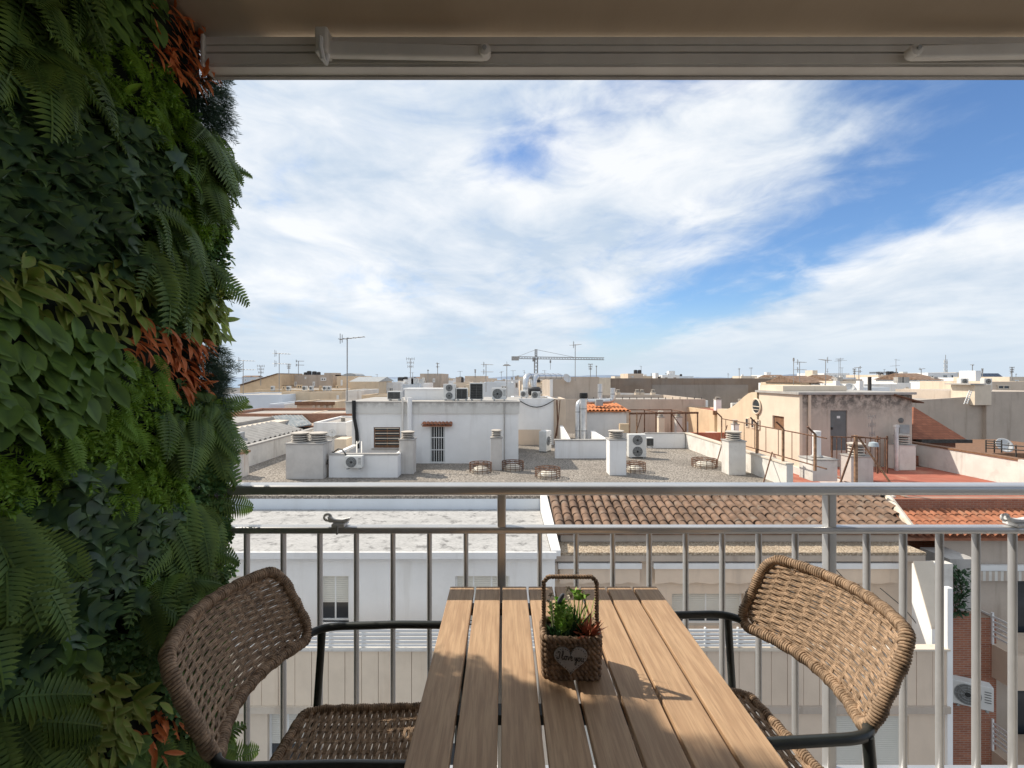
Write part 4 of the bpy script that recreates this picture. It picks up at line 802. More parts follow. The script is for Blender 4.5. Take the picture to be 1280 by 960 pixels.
# left
far('pale blue white block with one double window beside the fern', 270, 352, 493.5, 44, 8, 'pale_blue', [(302, 312.5, 501, 505.5)], par=.1)
far('pale blue lower wing next to the ochre block', 336, 355, 505, 40, 6, 'pale_blue', par=.1)
far('wide pale ochre block with plain upper wall', 352, 427, 490, 47, 9, 'ochre_light', [(421, 424, 494, 507)], par=.2)
rt = far('ochre block with brown cornice and four narrow windows', 371, 417, 502.5, 40, 5, 'ochre_light', [(391, 394, 506, 517), (397.5, 400.5, 505.5, 517), (405, 408, 505, 517), (411.5, 414.5, 505, 517)], par=.1, cornice='b', frame='cream')
far('beige low wall block below the ochre building', 390, 433, 516, 36, 3, 'beige', par=.1)
rt = far('dark weathered terrace block with clutter along its edge', 318, 428, 487, 55, 10, 'ochre', [(353, 357, 482.5, 487), (371, 378, 481, 486), (399, 402, 482, 487.5), (420, 424, 481.5, 486)], par=.1, frame='ochre')
for i, (x, w_) in enumerate(((343, 4), (363, 5), (383, 6), (391, 4.5), (408, 5), (413.5, 4))): aircon(PX(x, 54), 54 - .5, PZ(488.5, 54), w_ / F * 54, .55, .3, ('small outdoor unit on the dark weathered terrace, %s' % ('beside the pale blue block', 'under the narrow side window', 'by the wide window', 'next to the terrace divider', 'close to the tall mast side', 'at the end of the terrace')[i]), 1)
Dl = 66; rt = far('ochre house with long sloping gable', 300, 352, 482, Dl, 8, 'ochre', par=.02, name='gable_house')
m = MB(); m.prism([(PX(300, Dl), PZ(482.5, Dl)), (PX(352, Dl), PZ(482.5, Dl)), (PX(352, Dl), PZ(467.5, Dl)), (PX(347, Dl), PZ(467.5, Dl))], 'y', Dl + .01, Dl + 8); m.build('gable', M['ochre'], rt)
m = MB(); m.prism([(PX(298, Dl), PZ(482, Dl)), (PX(347, Dl), PZ(467.3, Dl)), (PX(347, Dl), PZ(466.5, Dl)), (PX(298, Dl), PZ(481.2, Dl))], 'y', Dl - .2, Dl + 8.1); m.build('roof_verge', M['tile'], rt)
rt = far('grey terraced block with four dark tanks on top', 347, 416, 468.5, 70, 10, 'beige_grey', [(360, 366, 471, 475), (368, 371, 477, 483), (391, 394, 477, 483), (381, 383, 471, 474), (401, 408, 472, 476), (355, 358, 480, 484)], tanks=((382, .26, .75), (386.5, .33, .95), (393, .33, .9), (398.5, .26, .8)))
hut(rt, 402, 416, 466, 470, 70, 'beige_grey')
rt = far('ochre block with arched dark roof light beside the tall mast', 421, 443, 470, 68, 9, 'ochre_light', [(426, 428.5, 475, 482)], par=.1)
m = MB(); m.prism([(PX(428 + 18 * (1 - cos(a * pi / 10)) / 2, 69), PZ(470 - 3.5 * sin(a * pi / 10), 69)) for a in range(11)], 'y', 69, 73); m.build('arched_rooflight', M['alu_grey'], rt)
rt = far('ochre block under a long dark pitched roof', 438, 473, 477, 58, 7, 'ochre_light', [(453, 460, 486, 488), (468, 470, 488, 493)], par=.1)
m = MB(); m.prism([(58, PZ(477, 58)), (62, PZ(471, 58)), (66, PZ(477, 58))], 'x', PX(436, 58), PX(474, 58)); m.build('pitched_roof', M['alu_grey'], rt)
far('cream wall block peeking over the white house roof', 432, 452, 488, 36, 5, 'white_dirty', par=.1); far('flat ochre parapet behind the white house units', 452, 484, 494, 34, 4, 'ochre', par=.1)
far('small white block with two dark shuttered windows', 472, 502, 478, 62, 8, 'white_wall', [(476, 484, 482, 488), (486, 492, 484, 490)])
far('white block with big dark tank beside triple mast', 497, 526, 476, 75, 9, 'white_dirty', [(505, 509, 482, 487), (514, 518, 480, 485)], tanks=((501, .5, .95), (507, .35, 1.0)))
far('grey white block with broad blind wall and side windows', 525, 552, 467, 80, 10, 'beige_grey', [(528, 531, 472, 477), (541, 544, 473, 478)])
far('distant low white row with flat dark windows', 553, 582, 476, 120, 12, 'white_wall', [(556 + 5 * i, 559 + 5 * i, 480, 483) for i in range(5)])
far('beige square block standing behind the tall black unit', 581, 608, 470, 95, 12, 'beige', [(585, 588, 477, 481), (600, 603, 477, 481)])
far('white low roof terrace beside the aerial with folded boom', 604, 642, 478, 60, 8, 'pale_blue', [(626, 634, 482, 486)], par=.2)
far('far white slab with a row of dark windows', 640, 688, 476, 130, 12, 'white_wall', [(643 + 7 * i, 647 + 7 * i, 480, 484) for i in range(6)])
far('cream block with shaded loggias behind the silver ducts', 655, 690, 482, 52, 7, 'cream', [(661, 666, 486, 492), (674, 681, 487, 493)])
# centre
rt = far('grey beige blind wall block with dish and brown hut', 688, 749, 471, 42, 9, 'beige_grey', par=.15); hut(rt, 690.5, 703, 468, 473, 42, 'wood_brown', 2, .6)
m = MB(); m.box(PX(687.4, 42), PX(691, 42), 41.95, 41.997, ZS, PZ(471.5, 42)); m.build('white_corner', M['white_wall'], rt)
dish(PX(708, 41.6), 41.6, PZ(478, 41.6), .42, 'white dish fixed to the grey beige blind wall', .5, .3)
rt = far('long grey beige parapet building with row of bolts', 690, 882, 499, 39, 10, 'beige_grey', par=.3)
m = MB(); m.box(PX(860, 38.8), PX(902, 38.8), 38.8, 38.99, ZS, PZ(527, 38.8)); m.build('blue_hoarding', M['pale_blue'], rt)
for i in range(16): m = MB(); m.tube([P(742 + 9 * i, 500, 39.1), P(742 + 9 * i, 496.5, 39.1)], .03, 5); m.build('bolt', M['iron_dark'], rt)
rt = far('white sloping parapet roof with four small chimneys', 768, 885, 500.5, 50, 6, 'white_clean', par=.05)
m = MB(); m.prism([(PX(768, 50), PZ(501, 50)), (PX(885, 50), PZ(501, 50)), (PX(815, 50), PZ(492, 50)), (PX(768, 50), PZ(491, 50))], 'y', 50.01, 50.3); m.build('gable_parapet', M['white_clean'], rt)
for x in (773, 797, 803, 817): chimney(x - 2.6, x + 2.6, 500, 490, 487, 'little cream chimney on the white sloping parapet roof', 1, D=49.2, z=PZ(502, 49.2), m='cream', group='little chimneys on the white sloping roof')
rt = far('long bare brown windowless wall block', 763, 1000, 473, 75, 14, 'brown_wall', par=.2)
m = MB(); m.box(PX(815, 75), PX(935, 75), 74.94, 74.995, ZS, PZ(481, 75)); m.build('grey_render_patch', M['beige_grey'] if False else mat('grey_brown_patch', (.30, .265, .235), .95, .08, .5, .4, (.2, .17, .14)), rt)
m = MB(); m.box(PX(748, 75), PX(763, 75), 74.9, 89, ZS, PZ(472, 75)); m.build('cream_end', M['cream'], rt)
far('small beige tower with dark tanks over the brown wall', 785, 804, 467, 92, 6, 'beige', [(789, 792, 470, 472)], tanks=((794.5, .36, 1.1), (799.5, .36, 1.1)))
# yellowish gabled house with round window
Dy = 28.0; rt = thing('round_window_house', (15.5, 30, ZS), 'yellowish house with curved gable and round window', 'house')
xf = 14.75; prof = [(Dy, ZS), (33.2, ZS), (33.2, PZ(515, 30)), (31.8, PZ(514, 30)), (31.2, PZ(511, 30)), (30.4, PZ(505, 29.6)), (29.6, PZ(497, 29)), (29.0, PZ(492, 28.6)), (28.6, PZ(490.5, 28.3)), (Dy, PZ(490, 28))]
m = MB(); m.prism(prof, 'x', xf, xf + 5); m.build('wall', M['ochre_light'], rt)
yc = xf * F / (946.5 - 630); R = Matrix.Rotation(radians(90), 3, 'Y'); m = MB(); m.lathe((xf - .06, yc, PZ(508, yc)), [(.42, 0), (.42, .075)], 24, 0, R); rw = m.build('round_window', M['glass'], rt, smooth=True)
m = MB(); m.tube([(xf - .05, yc + .43 * cos(a * pi / 12), PZ(508, yc) + .43 * sin(a * pi / 12)) for a in range(24)], .05, 6, True); m.build('frame', M['cream'], rw, smooth=True)
m = MB(); m.box(xf - .09, xf - .06, yc - .4, yc + .4, PZ(508, yc) - .02, PZ(508, yc) + .02); m.box(xf - .09, xf - .06, yc - .3, yc + .3, PZ(508, yc) - .2, PZ(508, yc) - .17); m.build('bar', M['cream'], rw)
for xa_, xb_ in ((932.5, 936.5), (939.5, 943.5), (947, 950)): window(rt, xf * F / (xb_ - 630), xf * F / (xa_ - 630), PZ(534, 29), PZ(522.5, 29), xf - .003, axis='x', bars=0, frame='cream', t=.05)
rt = far('ochre roof block with red tiled top behind the narrow stacks', 893, 926, 514, 34, 5, 'ochre', [(897, 908, 518, 528)], par=.1, roofm='red_floor', cornice='b')
m = MB(); m.box(PX(893, 32.5), PX(925, 32.5), 32.4, 34, ZS, PZ(543, 32.4)); m.build('lower_wing', M['white_dirty'], rt)
chimney(895, 902, 515, 499, 496.5, 'short white stack behind the ochre roof block', 1, D=36, z=PZ(516, 36), m='white_wall', group='slim vent stacks behind the pergola')
chimney(924, 930, 517, 503, 499, 'short white stack against the curved gable', 1, D=34, z=PZ(518, 34), m='white_wall', group='slim vent stacks behind the pergola')
aircon(PX(919, 33.9), 33.9, PZ(513.5, 34), .42, .55, .3, 'tiny outdoor unit on the ochre roof block', 1)
# right
rt = far('big grey beige blind wall with stepped top', 1118, 1240, 500, 36, 8, 'beige_grey', par=.1)
m = MB(); m.prism([(PX(1118, 36), PZ(500.5, 36)), (PX(1240, 36), PZ(500.5, 36)), (PX(1240, 36), PZ(496, 36)), (PX(1205, 36), PZ(496.5, 36)), (PX(1150, 36), PZ(503 - 3, 36))], 'y', 35.99, 36.2); m.build('sloped_top', M['beige_grey'], rt)
m = MB(); m.box(PX(1233, 35.7), PX(1330, 35.7), 35.7, 44, ZS, PZ(489.5, 35.7)); m.build('tall_wing', M['beige_grey'], rt)
m = MB(); m.box(PX(1212, 36), PX(1232.6, 36), 35.6, 37.5, PZ(506, 36), PZ(481, 36)); m.build('lift_shaft', M['cream'], rt)
m = MB(); m.box(PX(1211.5, 35.6), PX(1231, 35.6), 35.5, 37.6, PZ(481, 35.6) + .003, PZ(479.5, 35.6)); m.build('shaft_cap', M['concrete'], rt)
bar(P(1205, 505, 35.3), P(1212, 488, 35.3), .035, 'ladder_rail', 'frame_white', rt); bar(P(1209, 505, 35.3), P(1214.5, 489, 35.3), .035, 'ladder_rail', 'frame_white', rt)
for k in range(6): bar(P(1205.6 + k * 1.1, 503 - 2.6 * k, 35.3), P(1209.5 + k * .9, 503 - 2.6 * k, 35.3), .025, 'ladder_rung', 'frame_white', rt)
for x, l in ((1206, 'fan unit stacked left of the cream lift shaft'), (1235.5, 'fan unit stacked right of the cream lift shaft')): aircon(PX(x, 37.6), 37.6, PZ(489, 37.6), .62, 1.0, .35, l, 2)
far('cream block with a row of five round vents', 1168, 1214, 488, 48, 8, 'cream', [(1174 + 5.2 * i, 1176.4 + 5.2 * i, 494.5, 497) for i in range(5)], par=.2)
rt = far('white house with low hipped roof and white framed windows', 1127, 1168, 492, 55, 7, 'pale_blue', [(1136, 1140, 490, 495), (1143, 1148, 490, 495), (1150, 1154, 490, 495)], par=.1)
m = MB(); m.prism([(PX(1130, 54.5), PZ(489, 54.5)), (PX(1157, 54.5), PZ(489, 54.5)), (PX(1150, 54.5), PZ(486.5, 54.5)), (PX(1140, 54.5), PZ(486.5, 54.5))], 'y', 54.5, 58); m.build('hipped_roof', M['cream_dirty'], rt)
m = MB(); m.box(PX(1133, 54.7), PX(1156, 54.7), 54.7, 54.99, PZ(497, 54.7), PZ(489.2, 54.7)); m.build('bay', M['white_wall'], rt)
for a, b in ((1135, 1138.5), (1142, 1148), (1151, 1154.5)): window(rt, PX(a, 54.7), PX(b, 54.7), PZ(496, 54.7), PZ(490.5, 54.7), 54.69, bars=0, t=.1, deep=.08)
far('grey beige long roof block behind the hipped house', 1110, 1190, 482, 70, 9, 'beige_grey', [(1160, 1168, 485, 488)], par=.2)
far('cream wall block behind the mouldy house', 1080, 1128, 480, 52, 8, 'white_clean', [(1119, 1126, 490, 496)], par=.2)
far('light grey shed block with corrugated front', 1074, 1112, 484, 42, 6, 'pale_blue', [(1097, 1102, 490, 495)], par=.15)
far('white roof terrace crowded with dishes above the mouldy house', 1040, 1076, 484, 40, 6, 'white_clean', par=.4)
for x, y, l in ((1049, 484, 'left dish on the crowded white terrace'), (1055, 490, 'low dish on the crowded white terrace'), (1062, 484, 'right dish on the crowded white terrace')): dish(PX(x, 39.6), 39.6, PZ(y + 6, 39.6), .36, l, -.2, .35)
for x, l in ((1047.5, 'white pillar at the left of the dish terrace'), (1077, 'white pillar at the right of the dish terrace')): m = MB(); m.box(PX(x - 2.5, 39), PX(x + 2.5, 39), 39, 39.4, PZ(496, 39), PZ(476, 39)); tag(m.build('terrace_pillar', M['white_wall'], None), l, 'pillar')
m = MB(); m.tube([P(1087, 497, 33), P(1087, 471, 33)], .11, 8); tag(m.build('black_flue', M['iron_dark'], None, smooth=True), 'thin black flue pipe above the mouldy house roof', 'flue')
far('beige block with dark tanks and one lit window bay', 1098, 1125, 468.5, 85, 8, 'beige', [(1101, 1107, 472, 478)], tanks=((1110, .33, 1.0), (1114.5, .33, 1.0), (1120, .28, .9)))
far('white twin cube block below the lattice mast', 1160, 1174, 466, 105, 9, 'white_clean', [(1163, 1167, 469, 473)]); far('white wide cube block below the lattice mast', 1174, 1197, 466, 105, 9, 'white_clean', [(1178, 1184, 468, 473), (1188, 1192, 468, 473)])
far('cream long block right of the lattice mast', 1195, 1227, 465.5, 115, 10, 'cream', [(1199 + 6 * i, 1202 + 6 * i, 469, 473) for i in range(5)])
rt = far('block with slanted dark solar panels on its roof', 1228, 1266, 474, 80, 10, 'white_wall', [(1240, 1246, 478, 482)])
for i in range(7):
    m = MB(); X = PX(1233 + 4.6 * i, 80); m.prism([(81, PZ(473.5, 80)), (82.2, PZ(466.5, 80)), (82.3, PZ(467, 80)), (81.1, PZ(474, 80))], 'x', X, X + .56); m.build('solar_panel', M['solar'], rt)
far('cream block at the far right under the solar roof', 1262, 1310, 471, 72, 9, 'cream', [(1268, 1273, 475, 480)]); far('beige lower block with cream shutter box', 1240, 1300, 477, 46, 8, 'beige', [(1246, 1262, 481, 487)], frame='cream')
far('white stepped block right of the brown wall', 1000, 1030, 480, 64, 9, 'cream', [(1004, 1008, 484, 490), (1012, 1016, 484, 490), (1020, 1024, 484, 490)], par=.2)
far('white storeyed apartment block with many small windows', 1030, 1062, 466.5, 130, 12, 'white_clean', [(1033 + 5 * i, 1036 + 5 * i, 468.5 + 5 * j, 471.5 + 5 * j) for i in range(6) for j in range(3)])
far('ochre cube block at the end of the brown wall', 1001, 1012, 471, 90, 8, 'ochre_light', [(1004, 1007, 474, 478)])
far('grey beige low slab over the mouldy house roof', 1040, 1078, 474, 62, 7, 'beige_grey', [(1050, 1060, 478, 482)], par=.15)
far('white long low terrace block with parapet', 1170, 1238, 479, 62, 8, 'white_clean', [(1180, 1192, 482, 485)], par=.3)
# generic rooftops that fill the distance
rg = random.Random(21); kinds = [('white_clean', 'white'), ('cream', 'cream'), ('beige', 'beige'), ('white_wall', 'off-white'), ('ochre_light', 'ochre'), ('pale_blue', 'bluish white')]
feats = ['two little windows', 'three little windows', 'four little windows', 'a stair hut on its roof', 'a dark tank on its roof', 'an aerial mast on its roof', 'a brown pitched roof']
seen = {}
def generic(x0, w, yt, D, far_word):
    k, nm = rg.choice(kinds); f = rg.randrange(7)
    if (k, f, far_word) in seen: f = rg.randrange(7)
    seen[k, f, far_word] = 1; nw = f + 2 if f < 3 else 2; hw_ = w / nw; wh = min(2.6, 1.3 / D * F) if D > 150 else 1.3 / D * F
    wins = [(x0 + hw_ * (q + .3), x0 + hw_ * (q + .62), yt + 2 + wh * .25, yt + 2 + wh * 1.25) for q in range(nw)]
    lab = '%s %s block with %s' % (far_word, nm, feats[f])
    rt = far(lab, x0, x0 + w, yt, D, rg.uniform(7, 14), k, wins, group='background rooftops: ' + lab, par=.4, frame=rg.choice(('frame_white', 'cream', 'beige_grey')))
    ro = wloc(rt); zt = PZ(yt, D); X = PX(x0 + w * rg.uniform(.3, .7), D)
    if f == 3: q = rg.uniform(.1, .5); hut(rt, x0 + w * q, x0 + w * (q + .35), yt - 1.7 / D * F, yt + .5, D, rg.choice(('white_wall', 'beige', 'cream')))
    elif f == 4: m = MB(); m.lathe((X, D + 1.5, zt - .4), [(.5, 0), (.53, .6), (.5, 1.2), (.2, 1.35)], 12); m.build('roof_tank', M['tank'], rt, smooth=True)
    elif f == 5:
        m = MB(); r_ = max(.018, .00042 * D); h_ = rg.uniform(1.6, 3.4); m.tube([(X, D + 1, zt - .4), (X, D + 1, zt + h_)], r_, 5)
        for q in rg.choice(((.97,), (.97, .7), (.95, .88))): l_ = rg.uniform(.25, .7); k_ = rg.uniform(-.5, .5); m.tube([(X - l_ + k_ * l_, D + 1, zt + h_ * q), (X + l_ + k_ * l_, D + 1, zt + h_ * q + rg.uniform(-.05, .1))], r_ * .7, 4)
        m.build('aerial', M['antenna'], rt)
    elif f == 6:
        a, b = PX(x0, D) - .2, PX(x0 + w, D) + .2; m = MB(); m.prism([(D - .3, zt + .01), (D + 4, zt + .9), (D + 8, zt + .01)], 'x', a, b); m.build('pitched_roof', M['tile'], rt)
    for q in range(rg.choice((0, 1, 2))):       # vents and boxes
        x = PX(x0 + w * rg.uniform(.08, .92), D); m = MB(); s_ = rg.uniform(.2, .45); m.box(x - s_, x + s_, D + .4, D + .4 + 2 * s_, zt - .4, zt + rg.uniform(.3, .9)); m.build('roof_vent', M[rg.choice(('white_wall', 'beige_grey', 'concrete', 'ac_white'))], rt)
for i in range(86):
    D = rg.uniform(120, 330); x0 = rg.uniform(285, 1270); w = rg.uniform(9, 26); yt = 472 + rg.uniform(-3.4, 3.6) * (1 if D > 150 else .7) + (2.0 if x0 < 760 else 0)
    if x0 < 300: yt = 475
    if 318 < x0 < 640 and yt < 473: yt = 473
    generic(x0, w, yt, D, 'distant little')
for i in range(34):
    D = rg.uniform(56, 112); x0 = rg.choice((rg.uniform(1000, 1270), rg.uniform(1000, 1270), rg.uniform(455, 690))); w = rg.uniform(14, 30); yt = rg.uniform(471, 481) if x0 > 900 else rg.uniform(475, 482)
    generic(x0, w, yt, D, 'middle distance')
# ------------------------------------------------------------------ crane, antennas
Dk = 260; rt = thing('tower_crane', P(670, 500, Dk), 'grey lattice tower crane with long jib over the rooftops', 'crane')
def lattice(root, p, q, w, n, nm, r=.13, up=Vector((0, 1, 0))):
    p, q = Vector(p), Vector(q); d = (q - p).normalized(); u = up.normalized(); v = d.cross(u); m = MB(); cs = [u * w / 2 + v * w / 2, u * w / 2 - v * w / 2, -u * w / 2 - v * w / 2, -u * w / 2 + v * w / 2]
    for c in cs: m.tube([p + c, q + c], r, 4)
    for i in range(n):
        a, b = p.lerp(q, i / n), p.lerp(q, (i + 1) / n)
        for k in range(4): m.tube([a + cs[k], b + cs[(k + 1) % 4]], r * .7, 3)
    return m.build(nm, M['antenna'], root)
lattice(rt, P(670, 520, Dk), P(670, 447, Dk), 1.7, 16, 'mast', .24); lattice(rt, P(641, 447, Dk), P(755, 448.5, Dk), 1.1, 34, 'jib', .16)
lattice(rt, P(670, 446, Dk), P(670, 436.5, Dk), 1.0, 4, 'top_tower', .2)
m = MB(); m.cbox(P(644, 448, Dk), 4, 1.6, 2.2); m.build('counterweight', M['concrete'], rt); m = MB(); m.cbox(P(667.5, 449.5, Dk), 1.6, 1.6, 2.0); m.build('cab', M['antenna'], rt)
m = MB(); m.tube([P(670, 437, Dk), P(720, 447, Dk)], .09, 4); m.tube([P(670, 437, Dk), P(645, 446.5, Dk)], .09, 4); m.build('pendant_line', M['antenna'], rt)
m = MB(); m.tube([P(688, 448.5, Dk), P(688, 462, Dk)], .1, 4); m.cbox(P(688, 452, Dk), .8, .8, 1.4); m.build('hook_block', M['antenna'], rt)
Dk = 420; rt = thing('tower_crane', P(1098, 490, Dk), 'far thin tower crane right of the beige tank block', 'crane'); lattice(rt, P(1098, 490, Dk), P(1098, 464.5, Dk), 1.6, 8, 'mast', .3); lattice(rt, P(1087, 466, Dk), P(1117, 465.5, Dk), 1.0, 12, 'jib', .25)
dk_ = 118; rt = thing('lattice_mast', P(1182, 474, dk_), 'guyed lattice radio mast on the white cube block', 'mast'); lattice(rt, P(1182, 474, dk_), P(1182, 449, dk_), .42, 12, 'tower', .035); bar(P(1182, 449, dk_), P(1182, 443.5, dk_), .06, 'spike', 'antenna', rt)
for y in (452, 457, 462): m = MB(); m.cbox(P(1180.4, y, dk_), .14, .14, .7); m.cbox(P(1183.8, y + 1.4, dk_), .14, .14, .7); m.build('panel_antenna', M['dish'], rt)
for a in ((304, 450, 493, 43, 'slim mast with crossed aerials on the pale blue block', 'double'), (326, 457, 482, 55, 'short mast with comb aerial left of the ochre gable', 'comb'), (349, 441, 490, 46, 'tall mast standing at the corner of the ochre block', 'double'), (361, 455, 470, 69, 'thin mast behind the ochre gable ridge', 'comb'),
          (373, 451, 470, 69, 'thin mast left of the four dark tanks', 'double'), (513, 448, 478, 74, 'triple pronged mast beside the big dark tank', 'comb'), (535, 462, 478, 60, 'short white headed mast over the plinth', 'pole'), (547, 454, 470, 79, 'slim mast on the grey white block', 'double'),
          (607.5, 455, 490, 58, 'slim mast with comb aerial behind the single fan unit', 'double'), (594, 462, 472, 95, 'faint mast on the beige square block', 'comb'), (633.5, 456, 503, 27, 'mast with long horizontal boom near the roof edge', 'yagi'), (719, 430.5, 476, 41, 'tallest aerial on the grey beige blind wall', 'yagi'),
          (738, 455, 473, 60, 'short mast with side arm beside the black pole', 'comb'), (745.5, 457, 473, 50, 'black pole with blunt head beside the brown wall', 'pole'), (814, 467, 474, 90, 'tiny mast right of the small beige tower', 'comb'), (924, 461, 474, 80, 'faint mast over the brown wall', 'yagi'),
          (992, 447, 492, 32, 'mast with white head above the flat cream slab', 'pole'), (999.5, 452, 488, 60, 'faint mast with crossbars at the brown wall end', 'double'), (1032, 449.5, 490, 50, 'mast with side arm before the storeyed white block', 'yagi'), (1068, 461, 478, 60, 'left mast of the pair above the low slab', 'comb'),
          (1073.5, 459, 478, 60, 'right mast of the pair above the low slab', 'double'), (1120.5, 461, 470, 84, 'tiny mast on the beige tank block', 'comb'), (1151.5, 461, 476, 100, 'thin mast left of the white cubes', 'yagi'), (1215.5, 456, 467, 110, 'small mast on the cream long block', 'yagi'), (1265, 459, 476, 70, 'mast at the end of the solar roof', 'comb'), (1228, 461, 473, 78, 'faint mast left of the solar panels', 'comb')):
    antenna(*a, group=None, rz=(a[0] * 7 % 5) * .35)
# ================================================================== our balcony
M['floor_tile'] = mat('balcony_floor_tile', (.60, .55, .48), .5, .06, 3)
M['house_wall'] = mat('own_house_wall', (.78, .74, .68), .9, .04, 1)
M['fabric'] = mat('awning_fabric', (.42, .35, .27), .9, .08, 2.2, 0, bump=.3, bsc=5, vscale=(1, .3, 1))
t_ = M['fabric'].node_tree; tr_ = N(t_, 'ShaderNodeBsdfTranslucent'); tr_.inputs[0].default_value = (.40, .31, .22, 1); mx_ = N(t_, 'ShaderNodeMixShader'); mx_.inputs[0].default_value = .22      # sun glows through the cloth
L(t_, t_.nodes['Principled BSDF'].outputs[0], mx_.inputs[1]); L(t_, tr_.outputs[0], mx_.inputs[2]); L(t_, mx_.outputs[0], t_.nodes['Material Output'].inputs[0])
M['rail'] = mat('rail_grey_paint', (.50, .50, .50), .30, .06, 6, metal=.5, spec=.5)
M['awning_bar'] = mat('awning_bar_paint', (.70, .67, .62), .5, .06, 5, .12, (.35, .3, .25))
m = MB(); m.box(-1.25, 3.6, -1.0, 1.90, -.3, -.08); struct(m.build('floor', M['floor_tile'], local=True))
rt = thing('house_wall', (1, -1.1, 0), 'plain cream house wall at the back of the balcony', 'wall')
m = MB(); wallgrid(m, -1.25, 3.6, -.08, 3.0, -1.2, -1.0, [(-.4, 1.5, -.08, 2.2)]); m.build('wall', M['house_wall'], rt)
m = MB(); m.box(-.4, 1.5, -1.14, -1.1, -.08, 2.2); m.build('sliding_glass', M['glass'], rt)
# ------------------------------------------------------------------ railing
YR = 1.845; zr1, zr2 = 1.105, 0.945
rt = thing('balcony_railing', (1.2, YR, 0), 'grey metal balcony railing with upright oval bars', 'railing')
RX0, RX1 = -1.25, 3.6
def roundbox(mb, x0, x1, prof): mb.prism(prof, 'x', x0, x1)
def rr_prof(y0, y1, z0, z1, r, n=4):
    out = []
    for cy, cz, a0 in ((y1 - r, z1 - r, 0), (y0 + r, z1 - r, 90), (y0 + r, z0 + r, 180), (y1 - r, z0 + r, 270)):
        for k in range(n + 1): a = radians(a0 + 90 * k / n); out.append((cy + r * cos(a), cz + r * sin(a)))
    return out
m = MB(); roundbox(m, RX0, RX1, rr_prof(YR - .035, YR + .04, PZ(620, YR - .035), PZ(607.5, YR - .035), .012)); m.build('top_rail', M['rail'], rt, smooth=30)
m = MB(); roundbox(m, RX0, RX1, rr_prof(YR - .02, YR + .025, PZ(668, YR - .02), PZ(659.5, YR - .02), .008)); m.build('middle_rail', M['rail'], rt, smooth=30)
m = MB(); roundbox(m, RX0, RX1, rr_prof(YR - .02, YR + .025, -.035, -.005, .008)); m.build('bottom_rail', M['rail'], rt, smooth=30)
pw = .033
pm = MB(); pm.prism([(a, b) for a, b in rr_prof(-pw / 2, pw / 2, -.018, .024, .006)], 'z', -.08, PZ(620, YR - .035) + .002); pme = pm.mesh('post', M['rail'], 30)
bm_ = MB(); bm_.prism([(.0095 * cos(a * pi / 10), .0165 * sin(a * pi / 10)) for a in range(20)], 'z', -.007, PZ(668, YR - .02) + .002); bme = bm_.mesh('baluster', M['rail'], 50)
post_px = [627 - 411 + 1, 627, 1038, 1449]
for x in post_px: inst('post', pme, rt, (PX(x, YR) - 1.2, .004, 0))
for s in range(3):
    for k in range(8): x = post_px[s] + 411 * (k + 1) / 9 + (2 if s == 1 else 0); inst('baluster', bme, rt, (PX(x, YR) - 1.2, .002, 0))
# white plastic clips on the middle rail
def rail_clip(x, label):
    o = thing('rail_clip', (PX(x, YR), YR, zr2), label, 'clip'); zz = PZ(659.5, YR - .02) - zr2
    m = MB(); m.box(-.03, .02, -.03, .03, zz + .002, zz + .016); m.build('base', M['balcony_white'], o, local=True, bevel=.004)
    m = MB(); m.prism([(-.045, zz + .017), (.028, zz + .017), (.036, zz + .034), (.006, zz + .028), (-.02, zz + .03), (-.05, zz + .04)], 'y', -.018, .012); m.build('jaw', M['balcony_white'], o, local=True, bevel=.004)
    m = MB(); m.tube([(-.052 + .014 * cos(a * pi / 6), -.004, zz + .034 + .012 * sin(a * pi / 6)) for a in range(12)], .005, 6, True); m.build('eye', M['balcony_white'], o, smooth=True, local=True)
    m = MB(); m.tube([(-.004, -.035, zz + .01), (-.004, -.04, zz - .02)], .004, 6); m.build('screw', M['alu_grey'], o, local=True)
    return o
rail_clip(427, 'white plastic line clip on the middle rail near the foliage'); rail_clip(1272, 'white plastic line clip on the middle rail above the brick building')
# ------------------------------------------------------------------ awning
YA = 1.66; az0, az1 = PZ(84, YA), PZ(46, YA); ax0 = PX(257, YA)
rt = thing('awning', (1.2, YA, az0), 'folded beige awning with grooved front bar overhead', 'awning')
ay = YA; h = az1 - az0
prof = [(ay, az0), (ay + .06, az0), (ay + .06, az1), (ay, az1), (ay, az1 - h * .24), (ay + .006, az1 - h * .25), (ay + .006, az1 - h * .29), (ay, az1 - h * .30), (ay, az1 - h * .48), (ay + .012, az1 - h * .49), (ay + .012, az1 - h * .54), (ay, az1 - h * .55), (ay, az0 + h * .14), (ay + .005, az0 + h * .12)]
m = MB(); m.prism(prof, 'x', ax0, 3.6); m.build('front_bar', M['awning_bar'], rt)
m = MB(); m.box(ax0 - .012, ax0 - .001, ay - .012, ay + .07, az0 - .004, az1 + .006); m.build('end_cap', M['awning_bar'], rt, bevel=.004)
m = MB(); m.box(ax0 + .002, 3.6, ay + .045, ay + .062, az0 - .006, az0 - .0005); m.build('drip_edge', M['concrete'], rt)
nx, ny = 90, 24; vs = []; rf_ = random.Random(2)
for j in range(ny + 1):
    for i in range(nx + 1):
        x = ax0 - .06 + (3.6 - ax0 + .06) * i / nx; q = j / ny; y = ay + .03 - 2.7 * q; z = az1 + .012 + .50 * q - .05 * sin(pi * q) + (.004 * sin(x * 17 + q * 9) + .006 * sin(x * 7.3 - q * 5)) * min(1, q * 8)
        vs.append((x, y, z))
m = MB(); m.add(vs, [(j * (nx + 1) + i, j * (nx + 1) + i + 1, (j + 1) * (nx + 1) + i + 1, (j + 1) * (nx + 1) + i) for j in range(ny) for i in range(nx)])
